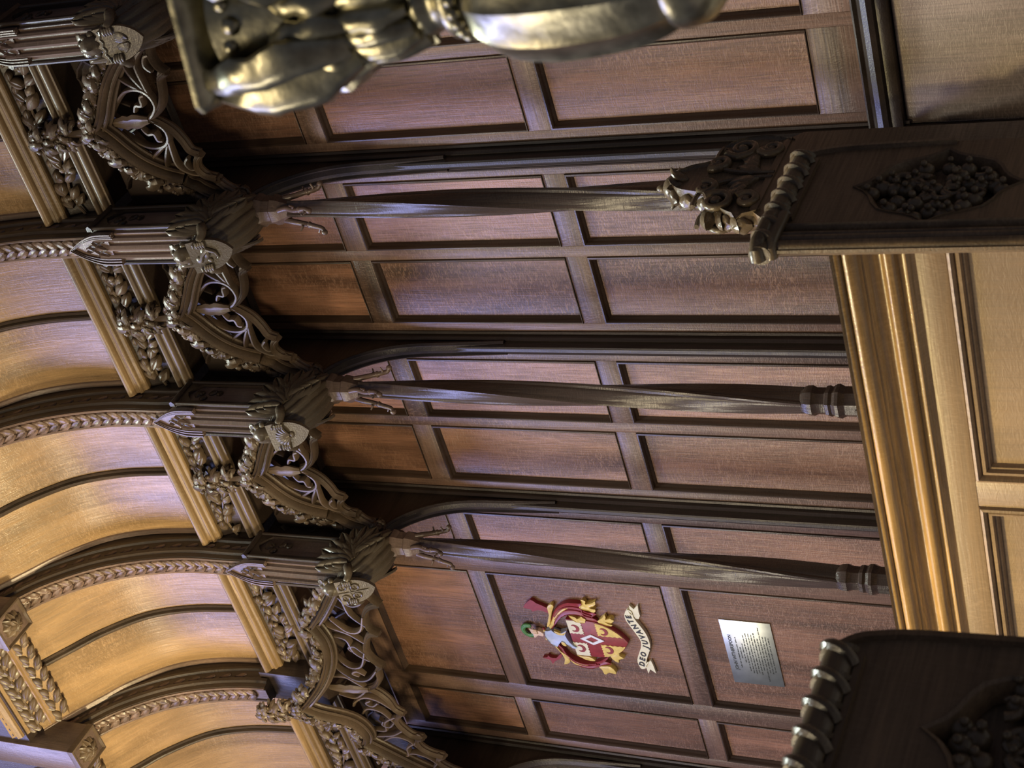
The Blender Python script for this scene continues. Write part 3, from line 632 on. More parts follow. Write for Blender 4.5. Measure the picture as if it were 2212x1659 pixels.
def rib(X, label, low=None):
    t = thing('cove_rib', label, 'rib', (X, -.48, 1.40), 'leaf-carved ribs of the coved ceiling'); inv = (-X, .48, -1.40)
    R = [p for p in RB if p[1] > (low or 1.0)]
    path = [(X, y, z) for y, z in R]
    # sideways frame: a = across the thickness (towards the wall), b = along X ; sweep with n = +X gives a perpendicular in the YZ plane
    fr = frames(path, (1, 0, 0)); sgn = 1 if fr[0][1].y < 0 else -1
    prof = [(-.150, -.050), (-.105, -.050), (-.100, -.056), (-.088, -.056), (-.083, -.048), (-.050, -.045), (-.044, -.052), (-.030, -.050), (-.024, -.042), (-.004, -.040), (.002, -.032), (-.004, -.026), (-.008, 0)]
    prof = prof + [(a, -b) for a, b in prof[:-1][::-1]]
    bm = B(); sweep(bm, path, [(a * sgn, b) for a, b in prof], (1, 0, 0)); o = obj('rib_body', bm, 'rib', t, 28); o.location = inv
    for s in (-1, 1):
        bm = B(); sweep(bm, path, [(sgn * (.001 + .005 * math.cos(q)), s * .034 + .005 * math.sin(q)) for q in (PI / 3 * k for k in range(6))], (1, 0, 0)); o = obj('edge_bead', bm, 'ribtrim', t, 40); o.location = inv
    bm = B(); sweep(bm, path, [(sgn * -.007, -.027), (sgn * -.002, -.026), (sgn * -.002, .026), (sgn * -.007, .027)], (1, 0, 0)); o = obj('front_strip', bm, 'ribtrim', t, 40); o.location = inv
    s_ = [0]
    for a, b in zip(path[:-1], path[1:]): s_.append(s_[-1] + (V(b) - V(a)).length)
    d = .05
    while d < s_[-1] - .02:
        k = next(j for j in range(len(s_)) if s_[j] >= d); T = (V(path[k]) - V(path[k - 1])).normalized(); f_ = (d - s_[k - 1]) / (s_[k] - s_[k - 1])
        p = V(path[k - 1]).lerp(V(path[k]), f_); out = (fr[k - 1][1].lerp(fr[k][1], f_)).normalized() * sgn
        for s in (-1, 1):
            mm = orient(p + out * .001 + V((s * .001, 0, 0)), T * .80 + V((s * .42, 0, 0)), out + V((-s * .30, 0, 0)))
            part('leaf', CHEV, t, mm.to_translation() + V(inv), mm.to_euler())
        d += .044
    for k in range(3, len(path) - 1, 2):       # shallow leaf carving along the right cheek
        p, sd, up = fr[k]; T = (V(path[k]) - V(path[k - 1])).normalized()
        for s in (-1, 1):
            mm = orient(p - sd * sgn * .066 + V((s * .045, 0, 0)), T + sd * sgn * .35, (s, 0, 0)); part('leaf', CHEV, t, mm.to_translation() + V(inv), mm.to_euler(), (.9, .7, .5))
bm = B(); leaf(bm, .058, .0165, .10, .50, .006, nu=6, crease=.35, power=.8); CHEV = proto('leaf', bm, 'ribtrim')
RL = ['leaf-carved ceiling rib at the top edge of the picture above the scallop-edged angel', 'leaf-carved ceiling rib rising above the beast angel', 'leaf-carved ceiling rib rising above the shell angel', 'leaf-carved ceiling rib rising above the quartered-shield angel', 'leaf-carved ceiling rib rising from the tip of the wide arch', ]
for x, l in zip(PX, RL): rib(x, l, 1.60 if x == PX[4] else None)
# crown beam along the top of the cove, with carved bosses at the rib ends
def crown(i, label):
    x0, x1 = PX[i + 1] + .105, PX[i] - .105; xc = (x0 + x1) / 2; t = thing('crown_beam', label, 'beam', (xc, -.88, 2.40), 'carved crown beams along the top of the cove'); inv = (-xc, .88, -2.40)
    a = V((0, -.790, 2.375)); d = V((0, -.150, .165)).normalized(); n = V((0, d.z, -d.y)) * -1; n = V((0, -d.z, d.y))
    n = -n if n.z > 0 else n; L = .245; DX = 0
    def pt(name, bm, mat, ang=30):
        o = obj(name, bm, mat, t, ang); o.location = inv; return o
    def strip(s0, s1, prof): return [tuple((a + d * (s0 + (s1 - s0) * u) + n * h)[1:]) for u, h in prof]
    pt('beam_body', extr_x(B(), strip(0, L, [(0, -.002), (1, -.002), (1, -.10), (0, -.10)]), x0, x1), 'cornice')
    pt('inner_fillet', extr_x(B(), strip(.052, .088, [(0, -.004), (.1, .006), (.3, .010), (.5, .004), (.7, .012), (.9, .006), (1, -.004)]), x0, x1), 'cornice')
    pt('outer_moulding', extr_x(B(), strip(.165, .228, [(0, -.004), (.05, .008), (.25, .014), (.35, .006), (.6, .020), (.9, .018), (1, -.004)]), x0, x1), 'cornice')
    rnd = random.Random(i); m = 16
    for k in range(m):
        x = x0 + (x1 - x0) * (k + .5) / m
        for dz, src, sc_ in ((.030, LEAF2, 1.05), (.022, POD, .8), (.126, POD, 1.0), (.118, LEAF2, 1.1), (.140, LEAF2, .9)):
            mm = orient(V((x - .024 + (.02 if src is POD else 0), 0, 0)) + a + d * (dz + .010 * (-1) ** k) + n * .002, V((1, 0, 0)) + d * .7 * (-1) ** k, n); part('leaf', src, t, mm.to_translation() + V(inv), mm.to_euler(), (sc_, sc_, sc_))
        bm = box(B(), x - .006, x + .006, 0, .018, 0, .014); bmesh.ops.transform(bm, matrix=Matrix.Translation(a + d * .236 + n * .0), verts=bm.verts); pt('dentil', bm, 'dark')
for i in range(2, 5): crown(i, 'carved crown beam with gold-brown mouldings over the ' + NAMES[i])
def boss(X, label):
    t = thing('rib_boss', label, 'boss', (X, -.86, 2.30), 'carved bosses where the ribs meet the crown'); inv = (-X, .86, -2.30)
    o = obj('pier', box(B(), X - .066, X + .066, -.948, -.800, 2.272, 3.1, .003), 'post', t); o.location = inv
    n = V((0, 0, -1)); c = V((X, -.874, 2.268)); u = V((1, 0, 0)); v_ = n.cross(u); z_ = 2.272
    sq_ = lambda k, z: [(X + a * .068 * k, -.874 + b * .076 * k, z) for a, b in ((-1, -1), (1, -1), (1, 1), (-1, 1))]
    bm = B(); loft(bm, [sq_(k, z) for k, z in ((1.0, z_ + .02), (1.02, z_), (1.0, z_ - .008), (.92, z_ - .010), (.88, z_ - .004), (.84, z_ + .001))], True, False); o = obj('boss_frame', bm, 'carve', t); o.location = inv
    for q in range(9):
        a = q * 2 * PI / 9; mm = orient(c + n * .004, u * math.cos(a) + v_ * math.sin(a), n); part('leaf', LEAF2, t, mm.to_translation() + V(inv), mm.to_euler(), (1.35, 1.25, 1.5))
    for q in range(5):
        a = .4 + q * 2 * PI / 5; mm = orient(c + n * .014, u * math.cos(a) + v_ * math.sin(a), n); part('leaf', POD, t, mm.to_translation() + V(inv), mm.to_euler(), (.6, .8, .9))
    bm = B(); ball(bm, c + n * .016, .016, 10, 1, 1, .8); o = obj('boss_centre', bm, 'carve', t); o.location = inv
boss(PX[3], 'carved leaf boss at the rib end next to the left edge of the picture')
boss(PX[4], 'carved leaf boss at the lower rib end, in the bottom left corner of the picture')
# ---------------------------------------------------------------- stall desk, bench ends, poppyheads
t = thing('stall_desk', 'long oak stall desk with bright moulded edge and sunk panels, between bench ends', 'desk', (.9, -1.48, -2.32)); inv = (-.9, 1.48, 2.32); X0, X1 = -.11, 1.968; YD = -1.48
def pt(name, bm, mat, ang=30):
    o = obj(name, bm, mat, t, ang); o.location = inv; return o
pr = smooth([(YD + .10, -1.372), (YD - .060, -1.378), (YD - .068, -1.384), (YD - .066, -1.392), (YD - .058, -1.396)], 3) + smooth([(YD - .060, -1.398), (YD - .062, -1.408), (YD - .054, -1.420), (YD - .042, -1.426)], 4)
pt('top_moulding', extr_x(B(), pr + [(YD - .040, -1.430), (YD + .10, -1.430)], X0, X1), 'desk')
pr = smooth([(YD - .040, -1.430), (YD - .026, -1.438), (YD - .020, -1.452), (YD - .024, -1.460)], 3) + smooth([(YD - .028, -1.462), (YD - .030, -1.468), (YD - .026, -1.478), (YD - .014, -1.484)], 3) + smooth([(YD - .012, -1.490), (YD - .014, -1.498), (YD - .004, -1.506)], 3)
pt('bed_moulding', extr_x(B(), pr + [(YD, -1.512), (YD + .04, -1.512), (YD + .04, -1.430)], X0, X1), 'desk')
edges = [X0, .02, .60, .655, 1.318, 1.383, 1.87, X1]; zt, zb_ = -1.566, -2.18
edges = [X0, -.02, .585, .640, 1.318, 1.383, 1.975 - .06, X1]
pt('desk_rail', box(B(), X0, X1, YD, YD + .03, zt, -1.508, .0015), 'deskr'); pt('desk_rail', box(B(), X0, X1, YD, YD + .03, -2.32, zb_, .0015), 'deskr')
for a, b in ((X0, -.02), (.585, .640), (1.318, 1.383)): pt('desk_stile', box(B(), a, b, YD, YD + .03, zb_, zt, .0015), 'deskp')
for a, b in ((-.02, .585), (.640, 1.318), (1.383, X1)):
    pt('desk_panel', box(B(), a + .004, b - .004, YD + .018, YD + .03, zb_ + .004, zt - .004), 'deskp'); bm = B()
    loft(bm, [ring4(a, b, zb_, zt, d, d, d, d, YD + y) for d, y in ((0, .002), (.003, -.006), (.008, -.008), (.012, -.002), (.014, .004), (.018, -.001), (.023, .0), (.026, .008), (.030, .009), (.034, .018))], True, False); pt('desk_moulding', bm, 'deskp')
pt('desk_top', box(B(), X0, X1, YD + .02, YD + .22, -1.392, -1.372), 'desk')

def quatre(cy, cz, ky=1.0, kz=1.0, k=1.0):
    pts = []
    for q in range(4):
        a0 = q * PI / 2
        for u, r in ((0, .148), (.10, .128), (.22, .121), (.36, .124), (.5, .128), (.64, .124), (.78, .121), (.90, .128)):
            a = a0 + u * PI / 2; pts.append((cy + ky * k * r * math.cos(a) * .84, cz + kz * k * r * math.sin(a) * .98))
    return pts
def bench_end(X, yf, yb, zt, zfloor, label, crest=True, poppy=False, tilt=0.0):
    t = thing('bench_end', label, 'bench end', (X - .04, (yf + yb) / 2, zfloor)); inv = (-(X - .04), -(yf + yb) / 2, -zfloor)
    def pt(name, bm, mat, ang=30, par=None):
        o = obj(name, bm, mat, par or t, ang)
        if not par: o.location = inv
        return o
    h = zt
    f0 = yf + (.045 if crest else 0)
    outl = [(f0, zfloor), (f0, h - .012), (yb - .042, h), (yb - .030, h - .012), (yb - .016, h - .036), (yb - .006, h - .062), (yb - .002, h - .12), (yb, h - .25), (yb + .004, zfloor)]
    if poppy: outl = [(yf, zfloor), (yf, h - .02), (yf + .04, h + .02), (yb - .04, h + .02), (yb, h - .02), (yb, zfloor)]
    cy, cz = (yb - .157 if crest else (yf + yb) / 2), h - .295; q = quatre(cy, cz)
    bm = B(); plate(bm, [outl, q], lambda a, b, k: (k, a, b), X - .030, X); pt('board', bm, 'pew')
    bm = B(); plate(bm, [[(cy - .135, cz - .16), (cy - .135, cz + .16), (cy + .135, cz + .16), (cy + .135, cz - .16)]], lambda a, b, k: (k, a, b), X - .046, X - .030); pt('back_board', bm, 'pew')
    bm = B(); loft(bm, [[(X + dx, y, z) for y, z in quatre(cy, cz, k=k)] for k, dx in ((1.06, -.001), (1.05, .003), (1.0, .001), (.95, -.012), (.93, -.028))], True, False); pt('panel_frame', bm, 'pew')
    rnd = random.Random(int(X * 100) + int(-yf * 10)); n = 0; spots = []
    while n < 34 and len(spots) < 4000:
        a, b = rnd.uniform(-.105, .105), rnd.uniform(-.122, .122); spots.append(1)
        if abs(a) / .118 + abs(b) / .138 > 1.12: continue
        if any((a - p) ** 2 + (b - s_) ** 2 < .0185 ** 2 for p, s_ in pt.__dict__.setdefault('l', [])): continue
        pt.l.append((a, b)); n += 1; bm = B(); r = rnd.uniform(.0125, .0165)
        ball(bm, (X - .014, cy + a, cz + b), r, 10, .95, 1, 1.05); aa = rnd.uniform(0, 6.3); ball(bm, (X - .002 + r * .45, cy + a + r * .45 * math.cos(aa), cz + b + r * .45 * math.sin(aa)), r * .45, 7); pt('fruit', bm, 'pewc', 50)
    for k in range(9):
        a0 = rnd.uniform(0, 6.3); c0, c1 = rnd.uniform(-.06, .06), rnd.uniform(-.075, .075)
        bm = B(); tube(bm, [(X - .006, cy + c0 + .020 * (1 - u * .6) * math.cos(a0 + 4.2 * u), cz + c1 + .020 * (1 - u * .6) * math.sin(a0 + 4.2 * u)) for u in (k_ / 10 for k_ in range(11))], [.0068 - .0004 * k_ for k_ in range(11)], 7); pt('vine', bm, 'pewc', 50)
    # front edge: clustered mouldings
    if crest:
        for dy, r in ((.010, .011), (.030, .010), (.046, .007)):
            bm = B(); tube(bm, [(X + .003, yf + dy, zfloor + .02), (X + .003, yf + dy, h - .050)], r, 10, (1, 0, 0)); pt('margin_roll', bm, 'pew', 45)
        bm = B(); extr_z(bm, [(X - .01, yf + .060), (X + .002, yf + .061), (X + .014, yf + .068), (X + .010, yf + .076), (X + .001, yf + .084), (X - .01, yf + .084)], zfloor, h - .050); pt('margin_chamfer', bm, 'pew')
        pt('front_edge', extr_z(B(), [(X - .030, yf + .046), (X - .022, yf + .018), (X - .010, yf + .002), (X - .003, yf - .005), (X + .003, yf - .004), (X + .004, yf + .046)], zfloor, h - .040), 'pew')
    if crest:
        # cable moulding: a half-round crest wrapped by a ribbon
        xc = X + .002; zc = h - .025
        path = [(xc, yf - .020, zc), (xc, yb - .050, zc + .002), (xc, yb - .034, zc - .008), (xc, yb - .020, zc - .034), (xc, yb - .012, zc - .07)]
        bm = B(); tube(bm, [(xc - .004, yf - .012, zc), (xc, yf + .05, zc), (xc, yb - .12, zc), (xc, yb - .055, zc)], .021, 14, (1, 0, 0)); pt('crest_roll', bm, 'pewc', 45)
        bm = B(); sweep(bm, [(X + .001, yf + .10, zc - .027), (X + .001, yb - .055, zc - .027)], [(-.005, -.004), (-.005, .008), (.004, .008), (.005, -.004)], (1, 0, 0)); pt('crest_fillet', bm, 'pew')
        bm = B(); sweep(bm, smooth([(X + .002, yb - .056, zc + .010), (X + .002, yb - .040, zc + .002), (X + .002, yb - .026, zc - .014), (X + .002, yb - .018, zc - .038), (X + .002, yb - .010, zc - .10), (X + .002, yb - .006, zc - .28)], 3), [(-.008, -.004), (-.006, .005), (.004, .006), (.007, -.004)], (1, 0, 0)); pt('back_fillet', bm, 'pew')
        y = yf + .012
        while y < yb - .07:
            pts_ = [(xc + .0225 * math.cos(a), y + .030 * ((a + 1.3) / 2.9), zc + .0225 * math.sin(a)) for a in (-1.3 + 2.9 * k / 9 for k in range(10))]
            bm = B(); sweep(bm, pts_, [(-.0085, -.004), (-.006, .004), (-.0015, .0055), (.0015, .0055), (.006, .004), (.0085, -.004)], (1, .25, .1)); pt('ribbon_wrap', bm, 'pewc', 45)
            bm = B(); sweep(bm, [(p[0] - .0, p[1] + .024 - .048 * k / 9, p[2]) for k, p in enumerate(pts_)], [(-.003, -.004), (0, .003), (.003, -.004)], (1, .25, .1)); pt('ribbon_wrap', bm, 'pewc', 45)
            y += .047
        # moulded cap where the crest returns round the front edge
        for dy, dz, r in ((-.008, .0, .015), (-.002, -.024, .011)):
            bm = B(); tube(bm, [(X - .012, yf + dy, h - .020 + dz), (X + .006, yf + dy, h - .020 + dz), (X + .014, yf + dy + .016, h - .020 + dz), (X + .014, yf + dy + .100, h - .020 + dz)], r, 10, (0, 0, 1)); pt('front_cap', bm, 'pewc', 45)
    return t
bench_end(2.0, -1.600, -1.232, -1.250, -2.72, 'dark bench end with cable crest and carved fruit panel, at the stall desk end')
bench_end(2.0, -2.856, -2.488, -1.612, -3.70, 'nearer blurred dark bench end with cable crest, in the bottom right corner')
def poppyhead(X, yc, zb, label):
    """a fleur-de-lis of leaves carved on top of a bench end"""
    t = thing('poppyhead', label, 'carving', (X - .036, yc, zb), 'poppyheads on top of bench ends'); inv = (-(X - .036), -yc, -zb)
    def pt(name, bm, mat='pewc', ang=50):
        o = obj(name, bm, mat, t, ang); o.location = inv; return o
    xm = X - .030; th = .024
    body = smooth([(-.17, .0), (-.185, .045), (-.150, .10), (-.110, .115), (-.080, .17), (-.055, .235), (0, .272), (.050, .235), (.070, .185), (.105, .165), (.150, .165), (.185, .115), (.185, .05), (.165, 0)], 4)
    bm = B(); plate(bm, [body], lambda a, b, k: (xm + k, yc + a, zb + b), -th, th); bmesh.ops.bevel(bm, geom=[e for e in bm.edges if e.is_manifold and e.calc_face_angle(0) > 1.0], offset=.010, segments=3, profile=.5, affect='EDGES')
    pt('core', bm)
    for q in range(3, len(body) - 3, 3):       # small leaves lapped round the edge of the carving
        (a0, b0), (a1, b1) = body[q - 1], body[q + 1]; tv = V((0, a1 - a0, b1 - b0)).normalized(); nv_ = V((0, -tv.z, tv.y)); nv_ = nv_ if nv_.dot(V((0, body[q][0], body[q][1] - .09))) > 0 else -nv_
        up_ = tv if tv.z > 0 else -tv; bm = B(); leaf(bm, .050, .022, .7, .55, .012, orient((xm, yc + body[q][0] - nv_.y * .006 - up_.y * .016, zb + body[q][1] - nv_.z * .006 - up_.z * .016), up_ + nv_ * .35, nv_), nu=6, lobes=2.5); pt('edge_leaf', bm)
    bm = B(); ball(bm, (xm, yc, zb + .262), .034, 16, 1, 1, .92); ball(bm, (xm, yc, zb + .297), .014, 10, .8, .8, 1.1); pt('bud', bm)
    for k in range(6):
        a = k * PI / 3; bm = B(); leaf(bm, .055, .015, -.5, .4, .006, orient((xm + .020 * math.cos(a), yc + .020 * math.sin(a), zb + .225), (math.cos(a) * .5, math.sin(a) * .5, 1), (math.cos(a), math.sin(a), .2))); pt('bud_leaf', bm)
    for s in (-1, 1):
        for sx in (-1, 1):       # volutes with acanthus lobes on both faces
            xs = xm + sx * (th - .002)
            for (a0, b0, r, turns, ph) in ((.125, .115, .042, 1.35, 2.2), (.060, .160, .030, 1.2, 2.6), (.120, .040, .030, 1.3, 2.0)):
                path = [(xs + sx * .010, yc + s * (a0 + r * (1 - u * .75) * math.cos(ph + 2 * PI * turns * u)), zb + b0 + r * (1 - u * .75) * math.sin(ph + 2 * PI * turns * u)) for u in (k / 26 for k in range(27))]
                bm = B(); tube(bm, path, [.0125 - .0065 * k / 26 for k in range(27)], 8, (1, .1, .1)); pt('volute', bm)
                bm = B(); ball(bm, (xs + sx * .008, yc + s * a0, zb + b0), r * .34, 9); pt('volute_eye', bm)
            for q in range(6):
                a = .35 + .42 * q; bm = B(); leaf(bm, .080 - .006 * q, .0165, .55, .5, .008, orient((xs, yc + s * (.014 + .012 * q), zb + .04 + .012 * q), (.25 * sx, s * math.sin(a), math.cos(a)), (sx, 0, .15)), nu=7, lobes=3); pt('acanthus_leaf', bm)
            sp = [(xs + sx * .006, yc + s * .010 + s * .13 * u ** 2, zb + .005 + .22 * (1 - (1 - u) ** 2) * (1 - .25 * u)) for u in (k / 12 for k in range(13))]
            bm = B(); tube(bm, sp, .0065, 7, (1, .1, .1)); pt('stem', bm)
        for q in range(4):
            bm = B(); leaf(bm, .052, .024, 1.3, .6, .014, orient((xm, yc + s * (.140 + .014 * (q % 2) - .016 * max(0, q - 2)), zb + .012 + .036 * q), (0, s * 1.0, .25 + .25 * q), (.0, -s * .3, 1)), nu=6, lobes=2.5); pt('outer_leaf', bm)
    return t
bench_end(1.62, -.862, -.458, -.985, -2.32, 'farther bench end under the leafy poppyhead, half hidden behind the cable-crested one', crest=False, poppy=True)
poppyhead(1.62, -.660, -.985, 'carved leafy poppyhead in front of a twisted column, beside the cable-crested bench end')
bench_end(-.150, -.862, -.458, -1.10, -2.32, 'bench end hidden behind the desk under the small lit poppyhead tip', crest=False, poppy=True)
poppyhead(-.150, -.660, -1.10, 'poppyhead of which only the small lit tip shows over the nearer bench end')

# ---------------------------------------------------------------- painted coat of arms, motto scroll, plaque
def prism(pts, y0, y1, sm=2):
    bm = B(); p = smooth(pts, sm, True) if sm else pts
    g_ = lambda y: .0185 - (.0185 - y) * .56
    return plate(bm, [p], lambda a, b, k: (a, k, b), g_(y0), g_(y1))
t = thing('coat_of_arms', 'painted coat of arms, red and gold shield with helmet and green wreath', 'coat of arms', (-.79, .017, .2)); inv = (.79, -.017, -.2)
def pt(name, bm, mat, par=None, ang=40, bev=.004):
    if bev:
        es = [e for e in bm.edges if e.is_manifold and e.calc_face_angle(0) > .9 and abs(e.verts[0].co.y - e.verts[1].co.y) < 1e-5 and e.verts[0].co.y < .0]
        if es: bmesh.ops.bevel(bm, geom=es, offset=bev, segments=2, profile=.5, affect='EDGES', clamp_overlap=True)
    o = obj(name, bm, mat, par or t, ang)
    if not par: o.location = inv
    return o
sx_, sz_ = -.792, .442
hs = lambda k: [(sx_ + a * k, sz_ - .12 + (z + .12) * k) for a, z in heater(.098, .242, 8)]
sh = pt('shield', prism(hs(1.0), -.020, .017, 0), 'red', bev=.002)
def eng(x0, x1, z0, z1, clip):     # quarter with a wavy (engrailed) inner edge
    pts = []; n = 5
    for (ax, az), (bx, bz) in (((x0, z0), (x1, z0)), ((x1, z0), (x1, z1))):
        for k in range(n):
            for f_ in (0, .5):
                u = (k + f_) / n; off = .0035 if f_ else 0; nx_, nz_ = (0, 1) if az == bz else (1, 0)
                pts.append((ax + (bx - ax) * u + nx_ * off * (1 if x1 > x0 else -1) * -1 * 0 , az + (bz - az) * u + (off if az == bz and z1 < z0 else -off if az == bz else 0)) if az == bz else (ax + off * (-1 if x1 > x0 else 1), az + (bz - az) * u))
    pts.append((x1, z1)); return pts
hwv = .023
for s in (-1, 1):
    xq, xo = sx_ + s * hwv, sx_ + s * .095
    n = 5; inner = [(xq + (xo - xq) * u, .378 + (.004 if k % 2 else 0)) for k, u in enumerate(i / 10 for i in range(11))]
    vert = [(xq + (s * .004 if k % 2 else 0), .378 + (.440 - .378) * u) for k, u in enumerate(i / 8 for i in range(9))]
    pt('quarter', prism(vert[::-1] + inner[1:] + [(xo, .440)], -.0235, -.018, 0), 'cream', None, 40, 0)
    low = [(a, z) for a, z in heater(.095, .236, 8)]; rim = [(sx_ + a, .439 + z) for a, z in low if (a > .001) == (s > 0) and .205 < .439 + z < .320 and abs(a) > hwv]
    rim = sorted(rim, key=lambda p: -p[1]); zl = rim[-1][1]
    inner = [(xq + (rim[0][0] - xq) * u, .322 - (.004 if k % 2 else 0)) for k, u in enumerate(i / 10 for i in range(11))]
    vert = [(xq + (s * .004 if k % 2 else 0), zl + (.322 - zl) * u) for k, u in enumerate(i / 10 for i in range(11))]
    pt('quarter', prism(vert + inner[1:] + rim[1:], -.0235, -.018, 0), 'gold', None, 40, 0)
    for cz in (.410, .290):
        cx = sx_ + s * .055 if cz > .4 else sx_ + s * .050
        cr = [(cx + .0195 * math.cos(a), cz + .002 - .0195 * math.sin(a)) for a in (math.radians(-28) + math.radians(236) * k / 16 for k in range(17))]
        cr += [(cx + .0135 * math.cos(a), cz + .0095 - .0135 * math.sin(a)) for a in (math.radians(-24) + math.radians(228) * k / 14 for k in range(14, -1, -1))]
        pt('crescent', prism(cr, -.0265, -.022, 0), 'red', None, 40, 0)
lz = lambda k: [(sx_, .351 + .052 * k), (sx_ + .028 * k, .351), (sx_, .351 - .052 * k), (sx_ - .028 * k, .351)]
bm = B(); plate(bm, [lz(1), lz(.55)], lambda a, b, k: (a, k, b), -.0065, -.0025); pt('lozenge', bm, 'white', None, 40, 0)
